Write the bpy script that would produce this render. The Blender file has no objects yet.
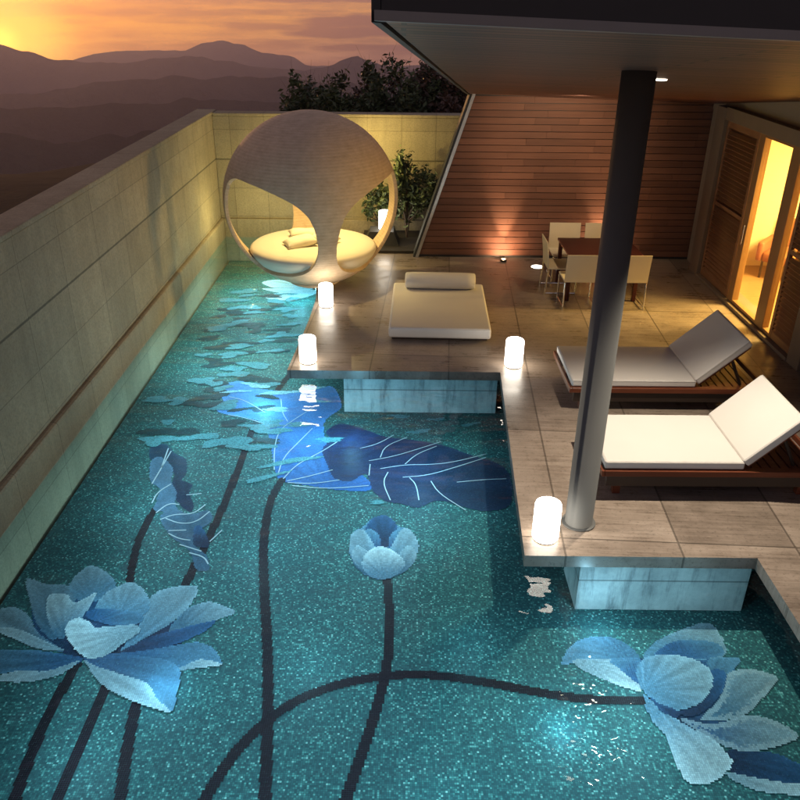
import bpy, bmesh, math, random
from mathutils import Vector, Matrix, noise
R = random.Random(7)
rad = math.radians
S = bpy.context.scene
COL = S.collection

# ------------------------------------------------------------------ camera geometry (used to survey the place)
CH, PIT, ROL, FPX = 4.2, rad(26.9), rad(.6), 792.
F = Vector((0, math.cos(PIT), -math.sin(PIT))); U0 = Vector((0, math.sin(PIT), math.cos(PIT))); X0 = Vector((1, 0, 0))
RT = X0*math.cos(ROL) + U0*math.sin(ROL); UP = U0*math.cos(ROL) - X0*math.sin(ROL)
def at(x, y, z):
    d = F + RT*((x-400)/FPX) + UP*((400-y)/FPX)
    t = (z-CH)/d.z
    return Vector((t*d.x, t*d.y, z))

# ------------------------------------------------------------------ helpers
def link(o, parent=None):
    COL.objects.link(o)
    if parent: o.parent = parent
    return o
def tag(o, label, cat, group=None):
    o['label'] = label; o['category'] = cat
    if group: o['group'] = group
    return o
def thing(name, label, cat, loc=(0, 0, 0), rz=0, group=None):
    o = bpy.data.objects.new(name, None); o.location = loc; o.rotation_euler.z = rz; o.empty_display_size = .1
    link(o); return tag(o, label, cat, group)
def obj(name, bm, mat, parent=None, smooth=False, kind=None):
    me = bpy.data.meshes.new(name); bm.to_mesh(me); bm.free()
    if smooth:
        for p in me.polygons: p.use_smooth = True
    o = bpy.data.objects.new(name, me)
    if mat: me.materials.append(mat)
    if kind: o['kind'] = kind
    return link(o, parent)
def BM(): return bmesh.new()
def box(bm, x0, x1, y0, y1, z0, z1, bev=0, seg=2, mtx=None):
    vs = [bm.verts.new(v) for v in [(x0,y0,z0),(x1,y0,z0),(x1,y1,z0),(x0,y1,z0),(x0,y0,z1),(x1,y0,z1),(x1,y1,z1),(x0,y1,z1)]]
    fs = [bm.faces.new([vs[i] for i in q]) for q in [(0,3,2,1),(4,5,6,7),(0,1,5,4),(1,2,6,5),(2,3,7,6),(3,0,4,7)]]
    allv = list(vs)
    if bev:
        es = list({e for f in fs for e in f.edges})
        r = bmesh.ops.bevel(bm, geom=es, offset=bev, segments=seg, affect='EDGES', profile=.5)
        allv = list({v for f in r['faces'] for v in f.verts} | {v for v in vs if v.is_valid})
    if mtx: bmesh.ops.transform(bm, matrix=mtx, verts=allv)
    return allv
def prism(bm, pts, z0, z1):
    a = [bm.verts.new((p[0], p[1], z0)) for p in pts]; b = [bm.verts.new((p[0], p[1], z1)) for p in pts]
    n = len(pts); bm.faces.new(b); bm.faces.new(a[::-1])
    for i in range(n):
        j = (i+1) % n; bm.faces.new([a[i], a[j], b[j], b[i]])
    bmesh.ops.recalc_face_normals(bm, faces=bm.faces)
def hexa(bm, lo, hi):                      # a solid between two quads
    a = [bm.verts.new(v) for v in lo]; b = [bm.verts.new(v) for v in hi]; n = len(a)
    bm.faces.new(a[::-1]); bm.faces.new(b)
    for i in range(n):
        j = (i+1) % n; bm.faces.new([a[i], a[j], b[j], b[i]])
    bmesh.ops.recalc_face_normals(bm, faces=bm.faces)
def tube(bm, pts, r0, r1=None, seg=8, cap=True):
    r1 = r0 if r1 is None else r1
    pts = [Vector(p) for p in pts]; rings = []; n = len(pts)
    for i, p in enumerate(pts):
        d = (pts[min(i+1, n-1)] - pts[max(i-1, 0)]).normalized()
        a = d.orthogonal().normalized(); b = d.cross(a)
        if i and rings:
            pa = rings[-1][1]; a = (pa - d*pa.dot(d)).normalized(); b = d.cross(a)
        r = r0 + (r1-r0)*i/max(1, n-1)
        rings.append(([bm.verts.new(p + (a*math.cos(2*math.pi*k/seg) + b*math.sin(2*math.pi*k/seg))*r) for k in range(seg)], a))
    for (A, _), (B, _) in zip(rings, rings[1:]):
        for k in range(seg): bm.faces.new([A[k], A[(k+1) % seg], B[(k+1) % seg], B[k]])
    if cap: bm.faces.new(rings[0][0][::-1]); bm.faces.new(rings[-1][0])
def lathe(bm, prof, seg=32, c=(0, 0, 0)):
    rings = []
    for r, z in prof:
        if r < 1e-5: rings.append([bm.verts.new((c[0], c[1], c[2]+z))])
        else: rings.append([bm.verts.new((c[0]+r*math.cos(2*math.pi*k/seg), c[1]+r*math.sin(2*math.pi*k/seg), c[2]+z)) for k in range(seg)])
    for A, B in zip(rings, rings[1:]):
        for k in range(seg):
            l = (k+1) % seg
            q = [A[0], B[l], B[k]] if len(A) == 1 else [A[k], A[l], B[0]] if len(B) == 1 else [A[k], A[l], B[l], B[k]]
            bm.faces.new(q)
    bmesh.ops.recalc_face_normals(bm, faces=bm.faces)
def copy_tree(o, parent=None):
    c = o.copy(); link(c)
    if parent: c.parent = parent
    for ch in list(o.children): copy_tree(ch, c)
    return c
def light(name, kind, loc, energy, color, size=.05, target=None, spot=None, blend=.6, parent=None):
    l = bpy.data.lights.new(name, kind); l.energy = energy; l.color = color
    if kind == 'SUN': l.angle = size
    elif kind == 'AREA': l.size = size
    else: l.shadow_soft_size = size if kind != 'POINT' else 0.
    if kind == 'SPOT': l.spot_size = rad(spot); l.spot_blend = blend
    o = bpy.data.objects.new(name, l); o.location = loc
    if target is not None:
        o.rotation_euler = (Vector(target)-Vector(loc)).to_track_quat('-Z', 'Y').to_euler()
    return link(o, parent)

# ------------------------------------------------------------------ materials
class MT:
    def __init__(s, name):
        s.m = bpy.data.materials.new(name); s.m.use_nodes = True
        s.t = s.m.node_tree; s.b = s.t.nodes['Principled BSDF']; s.o = s.t.nodes['Material Output']; s._c = {}
    def n(s, typ, _p=None, **k):
        nd = s.t.nodes.new(typ)
        for a, v in (_p or {}).items(): setattr(nd, a, v)
        for a, v in k.items():
            a = a.replace('_', ' ')
            key = int(a[1:]) if a[0] == 'i' and a[1:].isdigit() else a
            s.set(nd.inputs[key], v)
        return nd
    def set(s, sock, v):
        if hasattr(v, 'is_output'): s.t.links.new(v, sock)
        elif isinstance(v, (tuple, list)) and len(v) == 3 and sock.type == 'RGBA': sock.default_value = (*v, 1)
        else: sock.default_value = v
    def math(s, op, a, b=0., c=0.): return s.n('ShaderNodeMath', {'operation': op}, i0=a, i1=b, i2=c).outputs[0]
    def obj(s):
        if 'o' not in s._c: s._c['o'] = s.n('ShaderNodeTexCoord').outputs['Object']
        return s._c['o']
    def xyz(s, v=None):
        r = s.n('ShaderNodeSeparateXYZ', i0=v or s.obj()); return r.outputs[0], r.outputs[1], r.outputs[2]
    def mapping(s, scale=(1, 1, 1), rot=(0, 0, 0), loc=(0, 0, 0), v=None):
        return s.n('ShaderNodeMapping', Vector=v or s.obj(), Scale=scale, Rotation=rot, Location=loc).outputs[0]
    def noise(s, scale, detail=4, rough=.55, v=None, out=0):
        return s.n('ShaderNodeTexNoise', Vector=v or s.obj(), Scale=scale, Detail=detail, Roughness=rough).outputs[out]
    def ramp(s, fac, stops, interp='LINEAR'):
        nd = s.n('ShaderNodeValToRGB', Fac=fac); cr = nd.color_ramp; cr.interpolation = interp
        while len(cr.elements) < len(stops): cr.elements.new(.5)
        for e, (p, c) in zip(cr.elements, stops):
            e.position = p; e.color = (*c, 1) if not isinstance(c, float) else (c, c, c, 1)
        return nd.outputs[0]
    def mix(s, fac, a, b, mode='MIX'):
        nd = s.n('ShaderNodeMix', {'data_type': 'RGBA', 'blend_type': mode}); s.set(nd.inputs[0], fac); s.set(nd.inputs[6], a); s.set(nd.inputs[7], b)
        return nd.outputs[2]
    def bump(s, h, strength=.3, dist=.01):
        return s.n('ShaderNodeBump', Strength=strength, Distance=dist, Height=h).outputs[0]
    def fin(s, color=None, rough=None, metal=None, normal=None, spec=None, **k):
        b = s.b
        for nm, v in (('Base Color', color), ('Roughness', rough), ('Metallic', metal), ('Normal', normal), ('Specular IOR Level', spec)):
            if v is not None: s.set(b.inputs[nm], v)
        for a, v in k.items(): s.set(b.inputs[a.replace('_', ' ')], v)
        return s.m
    def line(s, x, period, off, w):           # 1 on joints
        f = s.math('FRACT', s.math('DIVIDE', s.math('SUBTRACT', x, off), period))
        d = s.math('MINIMUM', f, s.math('SUBTRACT', 1., f))
        return s.math('LESS_THAN', s.math('MULTIPLY', d, period), w)

def plain(name, c, rough=.5, metal=0., var=.15, scale=8, bump=.1, spec=.5):
    m = MT(name); n = m.noise(scale)
    col = m.mix(m.math('MULTIPLY', n, var*2), c, tuple(x*.55 for x in c))
    return m.fin(col, rough, metal, m.bump(m.noise(scale*6), bump, .005), spec)

def concrete_wall(name, axis, c, colw, coloff):
    m = MT(name); x, y, z = m.xyz(); u = x if axis == 'X' else y
    big = m.noise(1.3, 6, .6); fine = m.noise(38, 5, .7); mid = m.noise(9, 5, .65)
    cells = m.n('ShaderNodeTexWhiteNoise', {'noise_dimensions': '2D'}, Vector=m.n('ShaderNodeCombineXYZ',
        X=m.math('FLOOR', m.math('DIVIDE', m.math('SUBTRACT', u, coloff), colw)), Y=m.math('FLOOR', m.math('DIVIDE', m.math('SUBTRACT', z, 1.39), .55))).outputs[0]).outputs[0]
    streak = m.noise(1, 5, .6, m.mapping((7, 7, .5)))
    k = m.math('ADD', m.math('MULTIPLY', big, .5), m.math('ADD', m.math('MULTIPLY', cells, .12), m.math('MULTIPLY', streak, .35)))
    col = m.ramp(k, [(.25, tuple(v*.55 for v in c)), (.75, tuple(min(1, v*1.15) for v in c))])
    col = m.mix(m.math('MULTIPLY', m.ramp(fine, [(.42, 0.), (.66, 1.)]), .5), col, tuple(v*.42 for v in c))
    col = m.mix(m.math('MULTIPLY', m.ramp(mid, [(.5, 0.), (.75, 1.)]), .3), col, tuple(v*.5 for v in c))
    j1 = m.math('MAXIMUM', m.line(u, colw, coloff, .006), m.line(z, .55, 1.39, .005))
    j2 = m.line(z, 50., 1.39, .014)
    col = m.mix(m.math('MULTIPLY', j1, .36), col, (.03, .028, .02)); col = m.mix(m.math('MULTIPLY', j2, .5), col, (.02, .02, .015))
    h = m.math('SUBTRACT', m.math('MULTIPLY', fine, .5), m.math('MULTIPLY', m.math('MAXIMUM', j1, j2), 1.5))
    return m.fin(col, .85, normal=m.bump(h, .5, .01), spec=.25)

def deck_mat():
    m = MT('deck_concrete'); v = m.mapping(rot=(0, 0, rad(3.0))); x, y, z = m.xyz(v)
    cx = m.math('FLOOR', m.math('SUBTRACT', x, .135)); cy = m.math('FLOOR', m.math('DIVIDE', m.math('SUBTRACT', y, 5.71), 1.94))
    cell = m.n('ShaderNodeTexWhiteNoise', {'noise_dimensions': '2D'}, Vector=m.n('ShaderNodeCombineXYZ', X=cx, Y=cy).outputs[0]).outputs[0]
    grain = m.noise(1, 6, .65, m.mapping((1.2, 26, 1), v=v)); pat = m.noise(2.2, 6, .65); spk = m.noise(30, 4, .7)
    st = m.noise(1, 6, .7, m.mapping((3, 9, 1), v=v))
    k = m.math('ADD', m.math('MULTIPLY', grain, .45), m.math('ADD', m.math('MULTIPLY', pat, .45), m.math('MULTIPLY', cell, .15)))
    col = m.ramp(k, [(.3, (.105, .085, .068)), (.55, (.27, .22, .18)), (.8, (.44, .37, .31))])
    col = m.mix(m.math('MULTIPLY', m.ramp(st, [(.52, 0.), (.68, 1.)]), .38), col, (.075, .058, .042))
    col = m.mix(m.math('MULTIPLY', m.ramp(spk, [(.55, 0.), (.7, 1.)]), .6), col, (.07, .056, .043))
    brd = m.line(y, .161, 5.71, .004)
    j = m.math('MAXIMUM', m.line(x, 1., .135, .009), m.line(y, 1.94, 5.71, .008))
    col = m.mix(m.math('MULTIPLY', brd, .28), col, (.05, .04, .03)); col = m.mix(m.math('MULTIPLY', j, .6), col, (.03, .024, .018))
    ro = m.ramp(m.math('ADD', m.math('MULTIPLY', pat, .6), m.math('MULTIPLY', grain, .4)), [(.35, .2), (.62, .45)])
    h = m.math('SUBTRACT', m.math('MULTIPLY', grain, .35), j)
    return m.fin(col, ro, normal=m.bump(h, .12, .008), spec=.5)

def wood(name, lo, hi, axis=0, rough=.45, attr=True, sc=1.0, bmp=.12):
    m = MT(name)
    s = [70*sc, 70*sc, 70*sc]; s[axis] = 1.6*sc
    g = m.noise(1, 6, .65, m.mapping(tuple(s))); b = m.noise(1.1, 3)
    k = m.math('ADD', m.math('MULTIPLY', g, .6), m.math('MULTIPLY', b, .35))
    if attr:
        a = m.n('ShaderNodeAttribute', {'attribute_name': 'tone'}).outputs['Fac']
        k = m.math('ADD', m.math('MULTIPLY', k, .8), m.math('MULTIPLY', a, .2))
    col = m.ramp(k, [(.25, lo), (.8, hi)])
    return m.fin(col, rough, normal=m.bump(g, bmp, .002), spec=.3)

def soffit_mat():
    m = MT('soffit_boards')
    b = m.n('ShaderNodeTexBrick', {'offset': .37}, Vector=m.obj(), Color1=(.25, .25, .25), Color2=(.8, .8, .8), Mortar=(0, 0, 0), Scale=1., Mortar_Size=.011, Brick_Width=2.6, Row_Height=.115)
    g = m.noise(1, 6, .65, m.mapping((1.5, 34, 10)))
    k = m.math('ADD', m.math('MULTIPLY', b.outputs[0], .5), m.math('MULTIPLY', g, .5))
    col = m.ramp(k, [(.2, (.045, .018, .012)), (.8, (.19, .075, .048))])
    col = m.mix(b.outputs[1], col, (.008, .005, .004))
    return m.fin(col, .5, normal=m.bump(m.math('SUBTRACT', m.math('MULTIPLY', g, .3), b.outputs[1]), .4, .01), spec=.35)

TS = .016
def mosaic_floor():
    m = MT('glass_mosaic'); v = m.mapping((1/TS, 1/TS, 1/TS)); fl = m.n('ShaderNodeVectorMath', {'operation': 'FLOOR'}, i0=v).outputs[0]
    x, y, z = m.xyz(fl); cv = m.n('ShaderNodeCombineXYZ', X=x, Y=y, Z=z).outputs[0]
    w = m.n('ShaderNodeTexWhiteNoise', {'noise_dimensions': '3D'}, Vector=cv); r = w.outputs[0]
    r2 = m.n('ShaderNodeTexWhiteNoise', {'noise_dimensions': '2D'}, Vector=m.n('ShaderNodeVectorMath', {'operation': 'ADD'}, i0=cv, i1=(37.3, 91.7, 0)).outputs[0]).outputs[0]
    base = m.ramp(r, [(0., (.024, .075, .085)), (.35, (.032, .108, .118)), (.65, (.04, .14, .145)), (.83, (.055, .185, .18)), (.93, (.1, .3, .28)), (.975, (.16, .4, .375)), (1., (.32, .58, .54))])
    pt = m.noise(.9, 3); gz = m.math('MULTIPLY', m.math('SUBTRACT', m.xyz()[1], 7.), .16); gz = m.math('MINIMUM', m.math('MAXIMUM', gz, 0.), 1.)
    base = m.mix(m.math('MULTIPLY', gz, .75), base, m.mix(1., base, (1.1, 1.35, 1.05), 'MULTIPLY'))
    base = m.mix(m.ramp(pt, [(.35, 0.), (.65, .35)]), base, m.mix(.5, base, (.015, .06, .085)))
    fx, fy, fz = m.xyz(m.n('ShaderNodeVectorMath', {'operation': 'FRACTION'}, i0=v).outputs[0])
    ed = m.math('MINIMUM', m.math('MINIMUM', fx, m.math('SUBTRACT', 1., fx)), m.math('MINIMUM', fy, m.math('SUBTRACT', 1., fy)))
    col = m.mix(m.math('LESS_THAN', ed, .05), base, (.03, .06, .06))
    return m.fin(col, .55, normal=None, spec=.15)

def water_mat():
    m = MT('pool_water')
    big = m.noise(1, 2, .5, m.mapping((1.9, 3.4, 1))); sm = m.noise(1, 2, .5, m.mapping((4.5, 8, 1)))
    h = m.math('ADD', m.math('MULTIPLY', big, 1.), m.math('MULTIPLY', sm, .12))
    nrm = m.bump(h, .6, .075)
    g = m.n('ShaderNodeBsdfGlossy', Color=(1, 1, 1), Roughness=.015, Normal=nrm)
    t = m.n('ShaderNodeBsdfTransparent', Color=(.72, .93, .97))
    fc = m.n('ShaderNodeLayerWeight', Blend=.5, Normal=nrm).outputs['Facing']
    fr = m.math('MULTIPLY_ADD', m.math('POWER', fc, 5.), .95, .025)
    mx = m.n('ShaderNodeMixShader', Fac=fr, i1=t.outputs[0], i2=g.outputs[0])
    m.t.links.new(mx.outputs[0], m.o.inputs[0]); m.t.nodes.remove(m.b)
    return m.m
def glass_mat():
    m = MT('door_glass'); g = m.n('ShaderNodeBsdfGlossy', Color=(1, 1, 1), Roughness=.01); t = m.n('ShaderNodeBsdfTransparent', Color=(.95, .97, .95))
    fc = m.n('ShaderNodeLayerWeight', Blend=.5).outputs['Facing']
    fr = m.math('MULTIPLY_ADD', m.math('POWER', fc, 5.), .9, .05)
    mx = m.n('ShaderNodeMixShader', Fac=fr, i1=t.outputs[0], i2=g.outputs[0]); m.t.links.new(mx.outputs[0], m.o.inputs[0]); m.t.nodes.remove(m.b)
    return m.m
def glow(name, c, s):
    m = MT(name); n = m.noise(3)
    return m.fin((.8, .8, .78), .4, Emission_Color=m.mix(m.math('MULTIPLY', n, .1), c, tuple(v*.8 for v in c)), Emission_Strength=s)
def tile_mat():
    m = MT('inlay_tiles'); a = m.n('ShaderNodeAttribute', {'attribute_name': 'tile'}).outputs['Color']
    return m.fin(a, .55, spec=.15)
def weave_mat():
    m = MT('woven_wicker')
    uvx, uvy, _ = m.xyz(m.n('ShaderNodeTexCoord').outputs['UV'])
    a = m.math('SINE', m.math('MULTIPLY', uvx, 520.)); b = m.math('SINE', m.math('MULTIPLY', uvy, 520.))
    w = m.math('ADD', b, m.math('MULTIPLY', m.math('MULTIPLY', a, b), .5)); n = m.noise(9, 5); row = m.noise(1, 4, .6, m.mapping((5, 5, 55)))
    k = m.math('ADD', m.math('MULTIPLY', w, .035), m.math('ADD', m.math('MULTIPLY', n, .45), m.math('MULTIPLY', row, .3)))
    col = m.ramp(k, [(.15, (.42, .3, .18)), (.6, (.7, .54, .36))])
    return m.fin(col, .7, normal=m.bump(m.math('ADD', m.math('MULTIPLY', w, .5), m.math('MULTIPLY', row, .4)), .25, .005), spec=.3)
def fabric(name, c):
    m = MT(name); n = m.noise(4, 4); f = m.noise(260, 2)
    return m.fin(m.mix(m.math('MULTIPLY', n, .22), c, tuple(v*.75 for v in c)), .85, normal=m.bump(m.math('ADD', m.math('MULTIPLY', f, .2), n), .25, .012), spec=.2)
def leaf_mat(name, c1, c2):
    m = MT(name); a = m.n('ShaderNodeAttribute', {'attribute_name': 'tone'}).outputs['Fac']
    return m.fin(m.ramp(a, [(0., c1), (1., c2)]), .5, spec=.4)
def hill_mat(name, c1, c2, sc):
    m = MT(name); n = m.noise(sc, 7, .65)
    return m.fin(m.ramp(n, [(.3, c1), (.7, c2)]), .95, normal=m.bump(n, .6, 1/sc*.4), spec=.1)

M = dict(
 wl=concrete_wall('pale_concrete_left', 'Y', (.42, .36, .235), 1.0, .2), wb=concrete_wall('pale_concrete_back', 'X', (.42, .36, .235), .655, -.02),
 deck=deck_mat(), tiles=mosaic_floor(), water=water_mat(), inlay=tile_mat(), weave=weave_mat(), glass=glass_mat(),
 boards=wood('cedar_boards', (.075, .034, .022), (.215, .1, .064), 0, .65, bmp=.02), soffit=soffit_mat(),
 redwood=wood('red_hardwood', (.08, .02, .01), (.24, .075, .035), 0, .35, False), dark=plain('dark_wood', (.03, .018, .013), .5),
 steelgrey=plain('grey_paint', (.115, .122, .122), .65, 0, .08, 3, .03), fascia=plain('fascia_metal', (.24, .24, .23), .5, .3),
 black=plain('dark_cladding', (.03, .032, .032), .6), trim=plain('aluminium', (.5, .5, .48), .35, .8), plaster=plain('plaster', (.3, .25, .19), .9, 0, .2, 3),
 conc=plain('grey_concrete', (.24, .19, .14), .85, 0, .3, 3, .2), slat=wood('shutter_wood', (.16, .08, .04), (.42, .23, .115), 1, .4, False),
 frame=wood('frame_wood', (.22, .12, .055), (.42, .26, .12), 2, .4, False),
 white=fabric('white_canvas', (.64, .62, .59)), cream=fabric('cream_mesh', (.62, .56, .42)), bed=fabric('cream_cover', (.72, .66, .52)),
 seam=fabric('canvas_piping', (.5, .48, .45)), chrome=plain('chrome', (.75, .75, .75), .15, 1., .05, 4, 0), table=wood('mahogany', (.035, .009, .009), (.075, .02, .018), 0, .3, False),
 lamp=glow('lamp_glow', (1., .9, .76), 12.), disc=glow('disc_glow', (1., .9, .75), 7.), room=plain('warm_plaster', (.72, .6, .38), .9, 0, .1, 2),
 roomfloor=wood('oak_floor', (.2, .11, .05), (.42, .27, .13), 0, .35, False), leather=plain('tan_leather', (.25, .1, .04), .5),
 stone=plain('dark_stone', (.035, .034, .032), .7), soil=plain('soil', (.03, .024, .018), .95, 0, .3, 12, .6), bark=plain('bark', (.06, .04, .028), .9),
 leafA=leaf_mat('leaf_dark', (.04, .06, .025), (.12, .16, .065)), leafB=leaf_mat('leaf_olive', (.034, .045, .02), (.13, .145, .06)),
 leafC=leaf_mat('leaf_russet', (.045, .03, .018), (.16, .085, .05)), 
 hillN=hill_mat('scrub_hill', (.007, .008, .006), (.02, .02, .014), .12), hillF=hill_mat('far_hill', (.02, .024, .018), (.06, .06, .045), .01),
 pale=plain('pale_render', (.5, .48, .44), .8),
)
# pool-side concrete seen through the water
def pool_conc():
    m = MT('pool_concrete'); x, y, z = m.xyz(); n = m.noise(3, 6, .65); f = m.noise(18, 5, .7); st = m.noise(1, 5, .6, m.mapping((6, 6, .8)))
    k = m.math('ADD', m.math('MULTIPLY', n, .4), m.math('ADD', m.math('MULTIPLY', f, .25), m.math('MULTIPLY', st, .4)))
    k = m.math('SUBTRACT', k, m.math('MULTIPLY', m.ramp(m.noise(1, 6, .7, m.mapping((9, 9, 1.2))), [(.5, 0.), (.7, 1.)]), .3))
    col = m.ramp(k, [(.2, (.12, .14, .15)), (.45, (.34, .37, .37)), (.75, (.6, .63, .62))])
    col = m.mix(m.math('MULTIPLY', m.line(z, 9., -.27, .008), .6), col, (.06, .07, .07))
    return m.fin(col, .8, normal=m.bump(f, .3, .01), spec=.3)
M['poolc'] = pool_conc()

# ------------------------------------------------------------------ ground, mountains, air
def ground_h(x, y):
    d = math.hypot(x, y-8)
    if d < 17: z = -1.7
    elif d < 90: z = -1.7 - (d-17)*.36
    elif d < 245: z = -28 - (d-90)*.075
    else:
        t = min(1, (d-245)/1300.); z = -39.6 - 410*(1-(1-t)**1.7)
    if d > 25:
        k = min(1, (d-25)/80)
        z += k*(noise.fractal(Vector((x*.02, y*.02, 3)), 1, 2, 4)*3.2)
        if d > 300: z += min(1, (d-300)/500)*noise.fractal(Vector((x*.002, y*.002, 7)), 1, 2, 5)*28
    return z
bm = BM(); rings = []
rr = [0, 8, 17, 19, 22, 26, 31, 37, 44, 52, 60, 70, 80, 90, 100, 110, 118, 125, 132, 140, 152, 170, 200, 240, 300, 380, 480, 600, 750, 900, 1100, 1300, 1600, 2000, 2500, 3100, 3900, 4800, 5800]
NS = 220
for r in rr:
    if r == 0: rings.append([bm.verts.new((0, 8, ground_h(0, 8)))]); continue
    rings.append([bm.verts.new((r*math.cos(2*math.pi*k/NS), 8+r*math.sin(2*math.pi*k/NS), ground_h(r*math.cos(2*math.pi*k/NS), 8+r*math.sin(2*math.pi*k/NS)))) for k in range(NS)])
for A, B in zip(rings, rings[1:]):
    for k in range(NS):
        l = (k+1) % NS
        bm.faces.new([A[0], B[k], B[l]] if len(A) == 1 else [A[k], B[k], B[l], A[l]])
obj('ground', bm, M['hillN'], smooth=True, kind='structure')

def ridge(Y, pts, half, base, amp, seed, mat):
    # skyline points given as (azimuth tangent, height); a long hill with spurs running down its flank
    bm = BM(); nx, ny = 260, 26; grid = []
    x0, x1 = pts[0][0]*Y, pts[-1][0]*Y
    for i in range(nx+1):
        X = x0 + (x1-x0)*i/nx; tx = X/Y
        for (a, ha), (b, hb) in zip(pts, pts[1:]):
            if a <= tx <= b or (b == pts[-1][0] and tx > b):
                t = (tx-a)/(b-a); t = max(0, min(1, t)); t = t*t*(3-2*t); top = ha + (hb-ha)*t; break
        top += noise.fractal(Vector((X/Y*26, seed, 0)), .7, 2.1, 6)*amp*.8
        row = []
        for j in range(ny+1):
            v = j/ny*2-1
            s = (1-abs(v))**1.15
            z = base + (top-base)*s
            z += noise.fractal(Vector((X/Y*9, v*2.2, seed+5)), .9, 2.1, 5)*amp*1.6*min(1, 2.5*abs(v))*(1-abs(v)**3)
            row.append(bm.verts.new((X, Y + v*half, z)))
        grid.append(row)
    for i in range(nx):
        for j in range(ny): bm.faces.new([grid[i][j], grid[i+1][j], grid[i+1][j+1], grid[i][j+1]])
    return obj('mountain_ridge', bm, mat, smooth=True, kind='structure')
def sky_pts(Y, L):                        # skyline surveyed in the photo -> (X/Y, height at that distance)
    out = []
    for x, y in L:
        d = F + RT*((x-400)/FPX) + UP*((400-y)/FPX)
        out.append((d.x/d.y, CH + Y*d.z/d.y))
    return out
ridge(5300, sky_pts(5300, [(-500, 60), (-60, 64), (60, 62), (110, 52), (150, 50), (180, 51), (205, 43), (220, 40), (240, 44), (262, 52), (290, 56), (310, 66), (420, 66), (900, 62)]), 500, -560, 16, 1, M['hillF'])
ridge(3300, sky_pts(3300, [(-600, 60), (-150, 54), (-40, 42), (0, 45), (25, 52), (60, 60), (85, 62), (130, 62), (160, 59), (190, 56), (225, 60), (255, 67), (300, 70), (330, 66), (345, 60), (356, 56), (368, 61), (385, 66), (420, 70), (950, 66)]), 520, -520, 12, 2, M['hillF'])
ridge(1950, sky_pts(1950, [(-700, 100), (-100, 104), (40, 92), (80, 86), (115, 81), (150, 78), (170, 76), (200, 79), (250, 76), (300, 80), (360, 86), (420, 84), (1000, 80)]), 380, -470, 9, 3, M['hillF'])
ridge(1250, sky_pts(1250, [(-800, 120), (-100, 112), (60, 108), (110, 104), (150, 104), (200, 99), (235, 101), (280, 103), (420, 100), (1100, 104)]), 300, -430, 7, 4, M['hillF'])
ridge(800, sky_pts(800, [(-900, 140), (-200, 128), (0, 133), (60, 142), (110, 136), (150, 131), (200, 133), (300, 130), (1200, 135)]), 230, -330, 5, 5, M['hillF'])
# far-off pale houses in the valley
for k, (x, y) in enumerate([(22, 218), (30, 206), (80, 177), (88, 177), (96, 176), (118, 136)]):
    d = F + RT*((x-400)/FPX) + UP*((400-y)/FPX)
    t = 10
    while t < 3000 and CH + t*d.z > ground_h(t*d.x, t*d.y): t *= 1.01
    s = .25 + t*.0024
    X, Y, Z = t*d.x, t*d.y, CH+t*d.z
    labels = ['tiny pale house low on the dark slope beyond the left wall', 'tiny pale house higher on the dark slope beyond the left wall', 'leftmost tiny pale building at the brow of the dark slope',
              'middle tiny pale building at the brow of the dark slope', 'rightmost tiny pale building at the brow of the dark slope', 'lone tiny pale building down in the hazy valley']
    bm = BM(); w, dp, h = s*1.6, s, s*.55
    box(bm, -w/2, w/2, -dp/2, dp/2, -h, h)
    a = [bm.verts.new(q) for q in [(-w/2-.1, -dp/2-.1, h), (w/2+.1, -dp/2-.1, h), (w/2+.1, dp/2+.1, h), (-w/2-.1, dp/2+.1, h), (-w/2, 0, h*1.6), (w/2, 0, h*1.6)]]
    for q in [(0, 1, 5, 4), (2, 3, 4, 5), (1, 2, 5), (3, 0, 4)]: bm.faces.new([a[i] for i in q])
    o = obj('far_house', bm, M['pale']); o.location = (X, Y, Z); tag(o, labels[k], 'house', 'far houses on the hillside')

bm = BM(); box(bm, -6300, 6300, -6000, 6200, -640, 7.2)
m = MT('mountain_haze'); m.t.nodes.remove(m.b)
pv = m.n('ShaderNodeVolumePrincipled', Color=(.64, .64, 1.), Density=2.0e-4, Anisotropy=.68)
m.t.links.new(pv.outputs[0], m.o.inputs['Volume'])
hz = obj('haze', bm, m.m, kind='stuff'); hz['label'] = 'thin mauve evening haze over the valley and mountains'

# ------------------------------------------------------------------ pool, deck, walls
FZ, WZ = -.6, -.12
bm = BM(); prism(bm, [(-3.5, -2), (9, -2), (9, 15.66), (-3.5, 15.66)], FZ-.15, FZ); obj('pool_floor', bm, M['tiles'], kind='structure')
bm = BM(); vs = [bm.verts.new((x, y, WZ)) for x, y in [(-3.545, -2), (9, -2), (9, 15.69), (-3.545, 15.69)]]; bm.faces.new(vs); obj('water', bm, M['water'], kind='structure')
edge = [(-1.84, 15.66), (-1.84, 13.0), (-1.42, 12.5), (-1.37, 12.2), (-1.33, 11.7), (-1.34, 10.9), (-1.375, 10.1), (-1.43, 9.08), (1.262, 9.08), (1.07, 5.39), (3.04, 5.39), (3.04, -1.9)]
bm = BM(); prism(bm, [(8.9, -1.9), (8.9, 15.66)] + edge, -.115, 0)
bm.normal_update()
obj('deck', bm, M['deck'], kind='structure')
ins = [(-1.5, 15.6), (-1.5, 13.4), (-.75, 12.7), (-.7, 11.7), (-.7, 9.62), (1.75, 9.62), (1.6, 5.95), (3.6, 5.95), (3.6, -1.85)]
bm = BM(); prism(bm, [(8.8, -1.85), (8.8, 15.6)] + ins, FZ+.002, -.117); obj('pool_side', bm, M['tiles'], kind='structure')
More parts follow.
